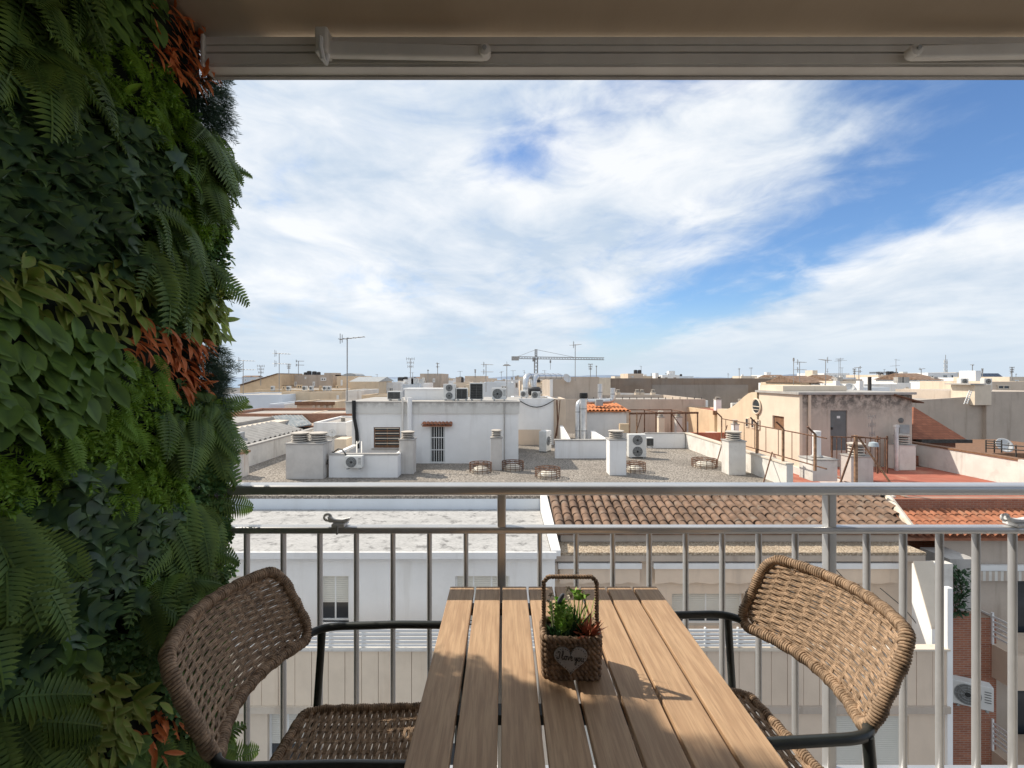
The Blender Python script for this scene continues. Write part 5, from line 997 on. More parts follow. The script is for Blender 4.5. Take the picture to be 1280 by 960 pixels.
o = m.build('fabric', M['fabric'], rt, smooth=70); sd = o.modifiers.new('thick', 'SOLIDIFY'); sd.thickness = .003
def arm(xa, xb, ya, yb, tipa, root):
    a, b = P(xa, ya, YA - .03), P(xb, yb, YA - .03); m = MB()
    d = (b - a).normalized(); u = d.cross(Vector((0, 1, 0))); w0, w1 = .026, .021
    vs = []
    for p, w in ((a, w0), (b, w1)):
        for sy in (-.014, .014): vs += [p + u * w + Vector((0, sy, 0)), p - u * w + Vector((0, sy, 0))]
    m.add(vs, [(0, 1, 5, 4), (2, 6, 7, 3), (0, 4, 6, 2), (1, 3, 7, 5), (0, 2, 3, 1), (4, 5, 7, 6)]); ar = m.build('folding_arm', M['awning_bar'], root, bevel=.007)
    R = Matrix.Rotation(radians(90), 3, 'X')
    m = MB(); m.lathe(b + Vector((0, -.012, 0)), [(.02, -.02), (.02, .012), (.014, .016)], 16, 0, R); jo = m.build('elbow_joint', M['awning_bar'], ar, smooth=True)
    m = MB(); m.lathe(b + Vector((0, -.03, 0)), [(.007, 0), (.007, .006)], 6, 0, R); m.build('bolt', M['alu_grey'], jo)
    return a, ar
a, ar = arm(405, 606, 62, 67, 0, rt)
m = MB(); m.box(a.x - .022, a.x + .022, a.y - .03, a.y + .028, a.z - .026, az1 - .004); m.build('arm_bracket', M['awning_bar'], ar, bevel=.008)
m = MB(); m.tube([a + Vector((0, -.03, .02)), a + Vector((.004, -.04, -.02)), a + Vector((.010, -.035, -.055)), a + Vector((.014, -.02, -.06)), a + Vector((.02, -.02, -.03))], .008, 8); m.build('hook', M['balcony_white'], ar, smooth=True)
arm(1345, 1139, 62, 67, 0, rt)
# ------------------------------------------------------------------ table
def wood(name, base, dark):
    m = bpy.data.materials.new(name); m.use_nodes = True; t = m.node_tree; b = t.nodes['Principled BSDF']; b.inputs['Roughness'].default_value = .55; b.inputs['Specular IOR Level'].default_value = .3
    oi = N(t, 'ShaderNodeObjectInfo'); tc = N(t, 'ShaderNodeTexCoord'); ad = N(t, 'ShaderNodeVectorMath', operation='ADD'); L(t, tc.outputs['Object'], ad.inputs[0])
    cb = N(t, 'ShaderNodeCombineXYZ'); L(t, mth(t, 'MULTIPLY', oi.outputs['Random'], 9.0), cb.inputs[0]); L(t, mth(t, 'MULTIPLY', oi.outputs['Random'], 5.0), cb.inputs[1]); L(t, cb.outputs[0], ad.inputs[1])
    def nz(sx, sy, sc, det):
        mp = N(t, 'ShaderNodeMapping'); mp.inputs['Scale'].default_value = (sx, sy, sx); L(t, ad.outputs[0], mp.inputs[0]); n = N(t, 'ShaderNodeTexNoise'); n.inputs['Scale'].default_value = sc; n.inputs['Detail'].default_value = det; n.inputs['Distortion'].default_value = .4; L(t, mp.outputs[0], n.inputs['Vector']); return n.outputs['Fac']
    g1 = nz(16, .9, 7, 5); g2 = nz(40, 1.6, 9, 3)
    c = mixc(t, rampf(t, g1, .3, .7), dark, base); c = mixc(t, mth(t, 'MULTIPLY', rampf(t, g2, .5, .7), .42), c, tuple(v * .5 for v in base)); c = mixc(t, mth(t, 'MULTIPLY', oi.outputs['Random'], .22), c, tuple(v * .72 for v in base))
    L(t, c, b.inputs['Base Color']); bp = N(t, 'ShaderNodeBump'); bp.inputs['Strength'].default_value = .25; bp.inputs['Distance'].default_value = .002; L(t, g2, bp.inputs['Height']); L(t, bp.outputs[0], b.inputs['Normal']); return m
M['slat'] = wood('composite_wood_slat', (.56, .375, .225), (.40, .25, .145))
M['frame_black'] = mat('dark_green_black_frame', (.022, .027, .025), .38, .2, 8, spec=.5)
ZT = .74; ty1 = 1.748; ty0 = .52; tx0, tx1 = PX(563, ty1), PX(820.5, ty1)
rt = thing('slatted_table', ((tx0 + tx1) / 2, (ty0 + ty1) / 2, 0), 'brown slatted wood look table on dark metal frame', 'table'); ro = wloc(rt)
pit = (tx1 - tx0 + .008) / 8
sm_ = MB(); sm_.box(0, pit - .008, ty0 - ro.y, ty1 - ro.y, 0, .022); 
sme = sm_.mesh('slat', M['slat'])
for k in range(8):
    o = inst('slat', sme, rt, (tx0 + pit * k - ro.x, 0, ZT - .022)); b = o.modifiers.new('bevel', 'BEVEL'); b.width = .0025; b.segments = 2
for y in (ty0 + .12, (ty0 + ty1) / 2, ty1 - .10): m = MB(); m.box(tx0 + .03, tx1 - .03, y - .02, y + .02, ZT - .047, ZT - .0235); m.build('cross_bar', M['frame_black'], rt)
for x in (tx0 + .03, tx1 - .06): m = MB(); m.box(x, x + .03, ty0 + .05, ty1 - .05, ZT - .09, ZT - .049); m.build('side_rail', M['frame_black'], rt)
for x in (tx0 + .03, tx1 - .06):
    for y in (ty0 + .05, ty1 - .09): m = MB(); m.box(x - .005, x + .035, y, y + .04, -.08, ZT - .091); m.build('leg', M['frame_black'], rt)
# ------------------------------------------------------------------ rope chairs
def ropemat(name, col):
    m = bpy.data.materials.new(name); m.use_nodes = True; t = m.node_tree; b = t.nodes['Principled BSDF']; b.inputs['Roughness'].default_value = .75; b.inputs['Specular IOR Level'].default_value = .25
    n = pos_noise(t, 60, 3, (1, 1, 1), .6, 'obj'); n2 = pos_noise(t, 7, 4, (1, 1, 1), .6, 'obj', 4)
    c = mixc(t, rampf(t, n, .3, .7), tuple(v * .55 for v in col), tuple(v * 1.32 for v in col)); c = mixc(t, mth(t, 'MULTIPLY', rampf(t, n2, .5, .7), .35), c, tuple(v * .7 for v in col)); L(t, c, b.inputs['Base Color'])
    bp = N(t, 'ShaderNodeBump'); bp.inputs['Strength'].default_value = .5; bp.inputs['Distance'].default_value = .001; L(t, pos_noise(t, 420, 2, (1, 1, 1), .5, 'obj'), bp.inputs['Height']); L(t, bp.outputs[0], b.inputs['Normal']); return m
M['rope'] = ropemat('taupe_rope', (.36, .25, .165))
BH, HW = .225, .262
def back_pt(u, v):        # u -1..1 across, v 0..1 up, local chair space (front = +x)
    return Vector((-.235 - .115 * v - .075 * (1 - u * u), HW * u, .655 + BH * v + .006 * (1 - u * u)))
def back_n(u, v):
    e = .01; a = back_pt(u + e, v) - back_pt(u - e, v); b = back_pt(u, v + e) - back_pt(u, v - e); return b.cross(a).normalized() * -1
def seat_pt(u, v):        # u across (y), v back to front
    return Vector((-.25 + .46 * v, .235 * u, .435 + .012 * v - .018 * (1 - u * u) * (1 - (2 * v - 1) ** 2)))
def seat_n(u, v): return Vector((0, 0, 1))
def rr_loop(n, cu, cv):
    """rounded rectangle loop in (u, v), corner radii given as fractions of u and v"""
    out = []
    for su, sv, a0 in ((1, 1, 0), (-1, 1, 90), (-1, 0, 180), (1, 0, 270)):
        cx = su * (1 - cu); cy = (1 - cv) if sv else cv
        for k in range(n + 1): a = radians(a0 + 90 * k / n); out.append((cx + cu * cos(a), cy + cv * sin(a)))
    return out
def resample(pts, step):
    L_ = [0]; pts = pts + [pts[0]]
    for i in range(1, len(pts)): L_.append(L_[-1] + (pts[i] - pts[i - 1]).length)
    tot = L_[-1]; n = int(tot / step); out = []; j = 0
    for k in range(n):
        s = tot * k / n
        while L_[j + 1] < s: j += 1
        t = (s - L_[j]) / max(1e-9, L_[j + 1] - L_[j]); out.append(pts[j].lerp(pts[j + 1], t))
    return out, tot
def wrapped_border(fn, cu, cv, core, rope, pitch, seg=11):
    uv = []
    base = rr_loop(10, cu, cv); base.append(base[0])
    for i in range(len(base) - 1):
        for k in range(6): q = k / 6; uv.append((base[i][0] * (1 - q) + base[i + 1][0] * q, base[i][1] * (1 - q) + base[i + 1][1] * q))
    path, tot = resample([fn(*p) for p in uv], .006); n = len(path); turns = int(tot / pitch); steps = turns * seg; pts = []; rj = random.Random(4)
    cen = sum(path, Vector()) / n
    for i in range(steps):
        s = i / steps * n; j = int(s); t = s - j; p = path[j % n].lerp(path[(j + 1) % n], t); d = (path[(j + 1) % n] - path[j % n]).normalized()
        u = (p - cen); u = (u - d * u.dot(d)).normalized(); w = d.cross(u); a = 2 * pi * i / seg
        rad = core + .0011 * sin(i * .37 / seg * 2.1) + (.0012 if (i // seg) % 7 == 0 else 0)
        pts.append(p + (u * cos(a) + w * sin(a)) * rad)
    return pts, path
def weave(mb, fn, nn, nrow, ribs, rad, u0, u1, v0, v1, amp, lim, nseg=8, swap=False, grp=2):
    rj = random.Random(8)
    for i in range(nrow):
        c = (i + .5) / nrow; v = v0 + (v1 - v0) * c; g = i // grp; pts = []; steps = ribs * nseg; ul = lim(c)
        jit = rj.uniform(-.12, .12)
        for k in range(steps + 1):
            q = k / steps; u = (u0 + (u1 - u0) * q) * ul; ph = pi * q * ribs + (pi if g % 2 else 0)
            off = ((i % grp) - (grp - 1) / 2); dv = -off * .14 * (v1 - v0) / nrow * (1 - cos(2 * ph)) + jit * (v1 - v0) / nrow * sin(ph * .31 + i)
            dv += (.30 * (v1 - v0) / nrow) * cos(ph) * (1 if g % 2 else -1) * .35
            p = fn(u, v + dv) if not swap else fn(u, v + dv); pts.append(p + nn(max(-.98, min(.98, u)), min(.97, max(.03, v))) * (amp * sin(ph)))
        mb.tube(pts, rad * rj.uniform(.92, 1.06), 5)
def make_chair(name, label, loc, rz, proto=None):
    if proto:
        o = copy_tree(proto); o.location = loc; o.rotation_euler.z = rz; o['label'] = label; return o
    rt = thing(name, loc, label, 'chair', 'rope armchairs at the slatted table', rz)
    cl = lambda c: 1 - .16 * max(0, abs(2 * c - 1) - .72) / .28
    bk = MB(); weave(bk, back_pt, back_n, 48, 13, .0030, -.97, .97, .045, .955, .0036, cl); back = bk.build('backrest', M['rope'], rt, smooth=80, local=True)
    w_ = MB()
    for k in range(14):
        u = (-.97 + 1.94 * k / 13)
        for du in (-.008, .008): w_.tube([back_pt(u + du, .04 + .92 * q / 10) for q in range(11)], .0026, 5)
    w_.build('upright_cords', M['rope'], back, smooth=80, local=True)
    pts, path = wrapped_border(back_pt, .15, .28, .0128, .0027, .0074); b = MB(); b.tube(pts, .0040, 6, True); b.build('wrapped_rim', M['rope'], back, smooth=80, local=True)
    b = MB(); b.tube(path[::4], .0108, 8, True); b.build('rim_tube', M['frame_black'], back, smooth=80, local=True)
    st = MB(); 
    sp = lambda u, v: seat_pt(v * 2 - 1, (u + 1) / 2)   # strands across the seat
    st2 = lambda u, v: seat_pt(u, v)
    weave(st, st2, seat_n, 84, 12, .0034, -.98, .98, .03, .97, .0042, lambda c: 1.0); seat = st.build('seat', M['rope'], rt, smooth=80, local=True)
    w_ = MB()
    for k in range(13):
        u = -.97 + 1.94 * k / 12
        for du in (-.012, .012): w_.tube([seat_pt(u + du, .02 + .96 * q / 8) for q in range(9)], .003, 5)
    w_.build('long_cords', M['rope'], seat, smooth=80, local=True)
    pts, path = wrapped_border(seat_pt, .14, .14, .0118, .0027, .0074, 9); b = MB(); b.tube(pts, .0040, 6, True); b.build('wrapped_rim', M['rope'], seat, smooth=80, local=True)
    b = MB(); b.tube(path[::4], .0105, 8, True); b.build('rim_tube', M['frame_black'], seat, smooth=80, local=True)
    for s in (-1, 1):
        def rnd(ps, q=.05):
            ps = [Vector(p) for p in ps]; out = [ps[0]]
            for i in range(1, len(ps) - 1):
                a, b_, c = ps[i - 1], ps[i], ps[i + 1]; p0 = b_ + (a - b_).normalized() * q; p1 = b_ + (c - b_).normalized() * q
                out += [p0 * (1 - t) ** 2 + b_ * 2 * t * (1 - t) + p1 * t * t for t in (0, .2, .4, .6, .8, 1)]
            return out + [ps[-1]]
        y = s * .29
        m = MB(); m.tube(rnd([(-.247, s * .249, .670), (-.232, s * .274, .672), (-.18, y, .676), (.04, y, .682), (.215, y, .680), (.235, y, .40)], .03), .0125, 12); m.build('armrest', M['frame_black'], rt, smooth=60, local=True)
        m = MB(); m.tube([(.235, y, .40), (.25, y, -.08)], .0125, 10); m.build('leg', M['frame_black'], rt, smooth=60, local=True)
        m = MB(); m.tube([(-.214, y - s * .006, .676), (-.235, y, .40), (-.31, y, -.08)], .0125, 10); m.build('leg', M['frame_black'], rt, smooth=60, local=True)
        m = MB(); m.tube([(-.20, s * .19, .408), (.20, s * .19, .412)], .010, 8); m.build('seat_rail', M['frame_black'], rt, smooth=60, local=True)
    return rt
ch = make_chair('rope_armchair', 'taupe rope armchair in shade against the green plant wall', (-.385, 1.30, 0), 0)
make_chair('rope_armchair', 'taupe rope armchair catching sun on the open side of the table', (.595, 1.365, 0), radians(186), ch)
# ------------------------------------------------------------------ basket with plants and heart tag
M['seagrass'] = ropemat('brown_seagrass', (.27, .185, .125)); M['moss'] = mat('dark_moss', (.02, .045, .014), .8, .4, 60); M['succ_green'] = mat('succulent_green', (.26, .44, .09), .5, .35, 50); M['succ_dark'] = mat('succulent_dark_green', (.07, .16, .07), .5, .3, 60)
M['succ_red'] = mat('succulent_coral', (.52, .17, .10), .5, .4, 70, patch=.6, pcol=(.28, .22, .09), psc=40); M['tag_wood'] = mat('grey_washed_wood', (.36, .345, .335), .8, .14, 60); M['ink'] = mat('dark_ink', (.015, .012, .012), .7, .1, 5); M['petal'] = mat('cream_petal', (.62, .56, .46), .6, .1, 60); M['soil'] = mat('soil', (.03, .022, .016), .95, .3, 40)
bw, bd, bh = .134, .098, .105; bloc = Vector((PX(712.5, 1.26), 1.258, ZT + .001))
rt = thing('plant_basket', bloc, 'small woven basket of succulents with a heart tag on the table', 'basket', rz=radians(-3))
def rect_loop(w, d, r, n=5):
    out = []
    for sx, sy, a0 in ((1, 1, 0), (-1, 1, 90), (-1, -1, 180), (1, -1, 270)):
        for k in range(n + 1): a = radians(a0 + 90 * k / n); out.append(Vector((sx * (w / 2 - r) + r * cos(a), sy * (d / 2 - r) + r * sin(a), 0)))
    return out
def twisted(mb, path, r, pitch, closed, strands=2, seg=8, up=Vector((0, 0, 1))):
    n = len(path)
    tot = sum((path[(i + 1) % n] - path[i]).length for i in range(n if closed else n - 1)); turns = max(1, round(tot / pitch))
    for s in range(strands):
        pts = []; st = turns * seg
        for i in range(st + (0 if closed else 1)):
            q = i / st * (n if closed else n - 1); j = min(int(q), n - 1 if closed else n - 2); t = q - j; p = path[j].lerp(path[(j + 1) % n], t); d = (path[(j + 1) % n] - path[j]).normalized()
            u = (up - d * up.dot(d)); u = u.normalized() if u.length > 1e-3 else Vector((1, 0, 0)); w = d.cross(u); a = 2 * pi * turns * i / st + 2 * pi * s / strands
            pts.append(p + (u * cos(a) + w * sin(a)) * r * .55)
        mb.tube(pts, r * .62, 5, closed)
rows = 8
for k in range(rows):
    z = .006 + (bh - .012) * k / (rows - 1); g = 1 + .05 * z / bh; pth, _ = resample([p + Vector((0, 0, z)) for p in rect_loop(bw * g, bd * g, .014)], .004)
    m = MB(); twisted(m, pth, .0088, .021 if k not in (0, rows - 1) else .026, True, 2, 9); m.build('woven_row' if k < rows - 1 else 'braided_rim', M['seagrass'], rt, smooth=80, local=True)
m = MB(); m.box(-bw / 2 + .004, bw / 2 - .004, -bd / 2 + .004, bd / 2 - .004, .003, bh - .012); m.build('soil', M['soil'], rt, local=True)
hx = bw / 2 + .002; hp = [(-hx, 0, bh - .03), (-hx, 0, .222), (-hx + .012, 0, .236), (hx - .012, 0, .238), (hx, 0, .224), (hx, 0, bh - .03)]; pth = []
for i in range(len(hp) - 1):
    a, b = Vector(hp[i]), Vector(hp[i + 1]); k = max(2, int((b - a).length / .004)); pth += [a.lerp(b, q / k) for q in range(k)]
pth.append(Vector(hp[-1])); m = MB(); twisted(m, pth, .0056, .0145, False, 2, 9, Vector((0, 1, 0))); m.build('handle', M['seagrass'], rt, smooth=80, local=True)
# heart tag and its handwriting
hc = Vector((-.004, -bd / 2 * 1.03 - .0145, .056)); hp = []
for k in range(48):
    t = 2 * pi * k / 48; hp.append((hc.x + .0026 * 16 * sin(t) ** 3, hc.z + .0024 * (13 * cos(t) - 5 * cos(2 * t) - 2 * cos(3 * t) - cos(4 * t)) + .003))
m = MB(); m.prism(hp, 'y', hc.y, hc.y + .004); tg = m.build('heart_tag', M['tag_wood'], rt, local=True)
m = MB()
for k in range(40):
    t = 2 * pi * k / 40; x = hc.x + .0026 * .88 * 16 * sin(t) ** 3; z = hc.z + .0024 * .88 * (13 * cos(t) - 5 * cos(2 * t) - 2 * cos(3 * t) - cos(4 * t)) + .003; m.cbox((x, hc.y - .0006, z), .0018, .001, .0012)
m.build('stitching', M['ink'], tg, local=True)
# cursive strokes of "I love you" on a 0..1 baseline grid
strk = [[(-.05, .78), (.12, .98), (.34, .92), (.24, .5), (.12, .06), (-.12, .06), (-.14, .28)],
        [(.55, .22), (.82, .78), (.84, 1.12), (.72, 1.12), (.62, .6), (.64, .1), (.78, 0), (.92, .16)],
        [(1.22, .52), (1.04, .44), (1.0, .14), (1.16, 0), (1.32, .16), (1.3, .42), (1.2, .52), (1.46, .46)],
        [(1.46, .46), (1.54, .48), (1.64, .02), (1.84, .52), (1.92, .44)],
        [(1.96, .24), (2.2, .34), (2.18, .52), (2.04, .50), (1.98, .2), (2.1, 0), (2.34, .16)],
        [(2.62, .52), (2.62, .2), (2.76, .12), (2.92, .52)], [(2.92, .52), (2.88, -.1), (2.74, -.52), (2.6, -.4), (2.8, -.05), (3.04, .2)],
        [(3.3, .52), (3.12, .42), (3.1, .12), (3.24, 0), (3.4, .16), (3.38, .42), (3.28, .52)], [(3.6, .52), (3.58, .14), (3.7, .02), (3.86, .14), (3.92, .52), (3.9, .08), (4.04, .06)]]
m = MB()
for s_ in strk:
    pts = []; 
    for i in range(len(s_) - 1):
        p0, p1, p2, p3 = s_[max(0, i - 1)], s_[i], s_[i + 1], s_[min(len(s_) - 1, i + 2)]
        for k in range(5):
            t = k / 5; f = lambda a, b, c, d: .5 * (2 * b + (c - a) * t + (2 * a - 5 * b + 4 * c - d) * t * t + (3 * b - a - 3 * c + d) * t ** 3); pts.append((f(p0[0], p1[0], p2[0], p3[0]), f(p0[1], p1[1], p2[1], p3[1])))
    pts.append(s_[-1]); m.tube([(hc.x - .0315 + .0160 * x, hc.y - .0008, hc.z + .003 + .0185 * y - .0016 * x) for x, y in pts], .0008, 5)
m.build('handwriting', M['ink'], tg, smooth=80, local=True)
R = random.Random(12)
def blade(mb, base, tip, w, bend=(0, 0, 0), n=4):
    base, tip = Vector(base), Vector(tip); d = tip - base; sd_ = d.cross(Vector((R.uniform(-1, 1), R.uniform(-1, 1), .2))).normalized(); vs = []
    nr = sd_.cross(d).normalized()
    for i in range(n + 1):
        q = i / n; p = base.lerp(tip, q) + Vector(bend) * q * q; ww = w * (1 - q) ** .6 * (.7 + .6 * q); vs += [p - sd_ * ww, p + nr * w * .35 * (1 - q), p + sd_ * ww]
    fs = []
    for i in range(n): a = 3 * i; fs += [(a, a + 1, a + 4, a + 3), (a + 1, a + 2, a + 5, a + 4)]
    mb.add(vs, fs)
def tuft(name, c, n, rad, ln, w, mt, up=.5, parent=rt):
    m = MB()
    for i in range(n):
        a = R.uniform(0, 2 * pi); e = R.uniform(up, 1.45); d = Vector((cos(a) * cos(e), sin(a) * cos(e), sin(e))); b = Vector(c) + Vector((cos(a), sin(a), 0)) * R.uniform(0, rad); blade(m, b, b + d * ln * R.uniform(.6, 1.1), w)
    return m.build(name, M[mt], parent, smooth=60, local=True)
tuft('moss', (0, 0, bh - .02), 220, .052, .028, .005, 'moss', .2)
tuft('moss', (-.03, -.02, bh - .018), 120, .03, .03, .005, 'succ_dark', .2)
for i in range(15):                      # leafy green sprigs on the left
    b = Vector((-.048 + R.uniform(0, .045), R.uniform(-.03, .03), bh - .015)); h_ = R.uniform(.05, .088); m = MB(); top = b + Vector((R.uniform(-.016, .012), R.uniform(-.012, .012), h_)); m.tube([b, top], .0013, 4)
    for k in range(26):
        q = .25 + .75 * k / 26; p = b.lerp(top, q); a = k * 2.4; d = Vector((cos(a), sin(a), .55)).normalized(); blade(m, p, p + d * R.uniform(.010, .016), .0042, n=2)
    m.build('leafy_sprig', M['succ_green'], rt, smooth=60, local=True)
tuft('spiky_aloe', (.006, 0, bh - .015), 26, .012, .085, .0032, 'succ_dark', .95)
tuft('coral_succulent', (.042, -.022, bh - .012), 34, .006, .062, .0042, 'succ_red', .35)
tuft('grass_tuft', (.03, .02, bh - .015), 16, .02, .10, .0018, 'succ_green', 1.0)
for (x, y, z) in ((.012, .0, .195), (.024, .005, .178), (.034, .0, .186)):
    m = MB(); p = Vector((x, y, z)); m.tube([(x * .7, y, bh), p], .0013, 4)
    for k in range(5): a = k * 1.26; blade(m, p, p + Vector((cos(a) * .02, sin(a) * .02, .008)), .007, n=3)
    m.build('leaf_rosette', M['succ_green'], rt, smooth=60, local=True)
for (x, z) in ((.0, .19), (-.006, .208), (-.05, .19), (-.056, .175)):
    m = MB(); 
    for k in range(6): a = k * 1.05; blade(m, (x, -.004, z), (x + .009 * cos(a), -.008, z + .009 * sin(a)), .004, n=2)
    m.tube([(x * .8, 0, bh), (x, -.002, z)], .001, 4); m.build('pale_flower', M['petal'], rt, smooth=60, local=True)
m = MB(); m.lathe((-.032, -.004, .168), [(.002, 0), (.006, .008), (.006, .022), (.0035, .03)], 10, 0, Matrix.Rotation(.5, 3, 'Y')); m.tube([(-.03, 0, bh), (-.031, -.003, .17)], .001, 4); m.build('grey_bud', mat('grey_bud', (.10, .11, .13), .6, .2, 60), rt, smooth=True, local=True)
# ================================================================== artificial plant wall
R = random.Random(77)
def leafmat(name, col, edge, rough=.5, spec=.22, var=.35):
    m = bpy.data.materials.new(name); m.use_nodes = True; t = m.node_tree; b = t.nodes['Principled BSDF']; b.inputs['Roughness'].default_value = rough; b.inputs['Specular IOR Level'].default_value = spec
    at = N(t, 'ShaderNodeAttribute', attribute_name='edge'); n = pos_noise(t, 11, 3); oi = N(t, 'ShaderNodeObjectInfo')
    c = mixc(t, rampf(t, n, .3, .7), tuple(v * (1 - var) for v in col), tuple(v * (1 + var) for v in col)); c = mixc(t, mth(t, 'MULTIPLY', at.outputs['Fac'], mth(t, 'ADD', .45, mth(t, 'MULTIPLY', n, .7)), clamp=True), c, edge)
    c = mixc(t, mth(t, 'MULTIPLY', oi.outputs['Random'], .3), c, tuple(v * .5 for v in col)); L(t, c, b.inputs['Base Color'])
    tr = N(t, 'ShaderNodeBsdfTranslucent'); L(t, c, tr.inputs[0]); mx = N(t, 'ShaderNodeMixShader'); mx.inputs[0].default_value = .16; L(t, b.outputs[0], mx.inputs[1]); L(t, tr.outputs[0], mx.inputs[2]); L(t, mx.outputs[0], t.nodes['Material Output'].inputs[0]); return m
LM = {'ivy': leafmat('ivy_leaf', (0.055, 0.114, 0.068), (0.169, 0.286, 0.065), .36, .4), 'fern': leafmat('fern_green', (.078, .150, .040), (.25, .35, .06)), 'fine': leafmat('fine_fern_green', (0.150, 0.299, 0.026), (0.286, 0.442, 0.046)), 'lance': leafmat('lance_yellow_green', (0.176, 0.305, 0.039), (0.351, 0.351, 0.098)),
      'broad': leafmat('broad_leaf', (.072, .140, .045), (0.208, 0.351, 0.065)), 'box': leafmat('box_leaf', (0.058, 0.143, 0.049), (0.182, 0.286, 0.078)), 'orange': leafmat('orange_leaf', (0.676, 0.150, 0.039), (0.750, 0.286, 0.104)), 'needle': leafmat('dark_needle', (0.029, 0.062, 0.039), (0.065, 0.111, 0.065)), 'grey': leafmat('grey_bud_leaf', (0.260, 0.234, 0.273), (0.390, 0.351, 0.390))}
# leaf templates: local space, leaf starts at origin, grows along +y, upper face +z ; returns verts, faces, edge weights
def t_ivy():
    out = [(0, 0), (.20, -.13), (.50, -.02), (.36, .26), (.64, .50), (.28, .52), (.12, .74), (0, 1.05)]
    pts = [(x, y) for x, y in out] + [(-x, y) for x, y in reversed(out[1:-1])]
    vs = [(x, y, -.22 * x * x - .14 * y * y + .05 * abs(x)) for x, y in pts]; e = [.2 if i in (0,) else (1.0 if abs(x) > .45 or y > .9 else .35) for i, (x, y) in enumerate(pts)]
    mid = [(0, .3, -.03), (0, .6, -.08)]; n = len(vs); vs += mid; e += [0, .1]
    fs = [(i, i + 1, n) for i in range(0, 4)] + [(4, n + 1, n), (4, 5, n + 1), (5, 6, n + 1), (6, 7, n + 1), (7, 8, n + 1), (8, 9, n + 1), (9, 10, n + 1), (10, n, n + 1)] + [(i, (i + 1) % n, n) for i in range(10, n)]
    return vs, fs, e
def t_lance(w=.17, fold=.10, curl=.25, n=4):
    vs = []; e = []
    for i in range(n + 1):
        q = i / n; ww = w * (sin(pi * min(1, q * .93 + .07)) ** .8) if i < n else 0.004; z = -curl * q * q
        vs += [(-ww, q, z + fold * ww * 3), (0, q, z), (ww, q, z + fold * ww * 3)]; e += [1, .15 + .3 * q, 1]
    fs = []
    for i in range(n): a = 3 * i; fs += [(a, a + 1, a + 4, a + 3), (a + 1, a + 2, a + 5, a + 4)]
    return vs, fs, e
def t_fern(pairs=15, droop=.4):
    vs = []; fs = []; e = []
    def rz(q): return -droop * q * q
    for i in range(8):
        q0, q1 = i / 8, (i + 1) / 8; b = len(vs); w = .009
        vs += [(-w, q0, rz(q0)), (w, q0, rz(q0)), (w, q1, rz(q1)), (-w, q1, rz(q1))]; e += [.4] * 4; fs.append((b, b + 1, b + 2, b + 3))
    for i in range(pairs):
        q = .06 + .93 * i / pairs; l = .23 * (sin(pi * (q * .80 + .16)) ** .9) + .012; wd = .40 / pairs
        for s in (-1, 1):
            b = len(vs); z = rz(q); vs += [(0, q - wd, z), (0, q + wd * .7, rz(q + wd * .7)), (s * l * .55, q + wd * 1.15 + l * .16, z - .015), (s * l, q + l * .34, z - .05), (s * l * .5, q - wd * .7 + l * .12, z + .004)]
            e += [.0, .0, .5, 1, .5]; fs.append((b, b + 1, b + 2, b + 3, b + 4) if s < 0 else (b + 4, b + 3, b + 2, b + 1, b))
    return vs, fs, e
def t_sprig(n=26, ln=.30, w=.035, spread=.9, seed=1, tip=1.0):
    rr = random.Random(seed); vs = []; fs = []; e = []
    for i in range(n):
        q = (i + .5) / n; a = rr.uniform(0, 2 * pi); p = Vector((0, q * .8, -.18 * q * q)); d = Vector((cos(a) * spread, .55, sin(a) * spread * .6)).normalized() * ln * (1.1 - .5 * q) * rr.uniform(.7, 1.2); s = d.cross(Vector((rr.uniform(-1, 1), rr.uniform(-1, 1), 1))).normalized() * w; b = len(vs)
        vs += [p, p + d * .5 + s, p + d, p + d * .5 - s]; e += [0, .4, 1, .4]; fs.append((b, b + 1, b + 2, b + 3))
    b = len(vs); vs += [Vector((-.012, 0, 0)), Vector((.012, 0, 0)), Vector((0, .9, -.2))]; e += [0, 0, .4]; fs.append((b, b + 1, b + 2)); return [tuple(v) for v in vs], fs, e
def t_box(seed=2):
    rr = random.Random(seed); vs = []; fs = []; e = []
    for i in range(9):
        q = (i + 1) / 9; a = i * 2.4; p = Vector((0, q * .6, -.1 * q)); d = Vector((cos(a) * .8, .55, sin(a) * .6 + .15)).normalized(); s = d.cross(Vector((0, 0, 1))).normalized(); up = s.cross(d); l = .36 * rr.uniform(.8, 1.15); b = len(vs)
        vs += [p, p + d * l * .35 + s * l * .27, p + d * l * .75 + s * l * .24, p + d * l, p + d * l * .75 - s * l * .24, p + d * l * .35 - s * l * .27, p + d * l * .5 - up * l * .06]; e += [0, .6, .8, 1, .8, .6, 0]; fs += [(b, b + 1, b + 6), (b + 1, b + 2, b + 6), (b + 2, b + 3, b + 6), (b + 3, b + 4, b + 6), (b + 4, b + 5, b + 6), (b + 5, b, b + 6)]
    return [tuple(v) for v in vs], fs, e
T = {'ivy': [t_ivy()], 'lance': [t_lance(), t_lance(.15, .12, .4), t_lance(.2, .08, .1)], 'broad': [t_lance(.31, .06, .3, 5), t_lance(.27, .08, .15, 5)], 'fern': [t_fern(16, .45), t_fern(18, .25)], 'fine': [t_sprig(30, .30, .03, .9, 1), t_sprig(34, .26, .03, 1.1, 2), t_fern(13, .3)],
     'box': [t_box(2), t_box(3)], 'orange': [t_lance(.12, .12, .35), t_lance(.10, .16, .15)], 'needle': [t_sprig(40, .36, .012, .8, 5), t_sprig(36, .4, .012, .6, 6)], 'grey': [t_box(5)]}
SZ = {'ivy': .066, 'lance': .062, 'broad': .066, 'fern': .19, 'fine': .085, 'box': .062, 'orange': .062, 'needle': .085, 'grey': .045}
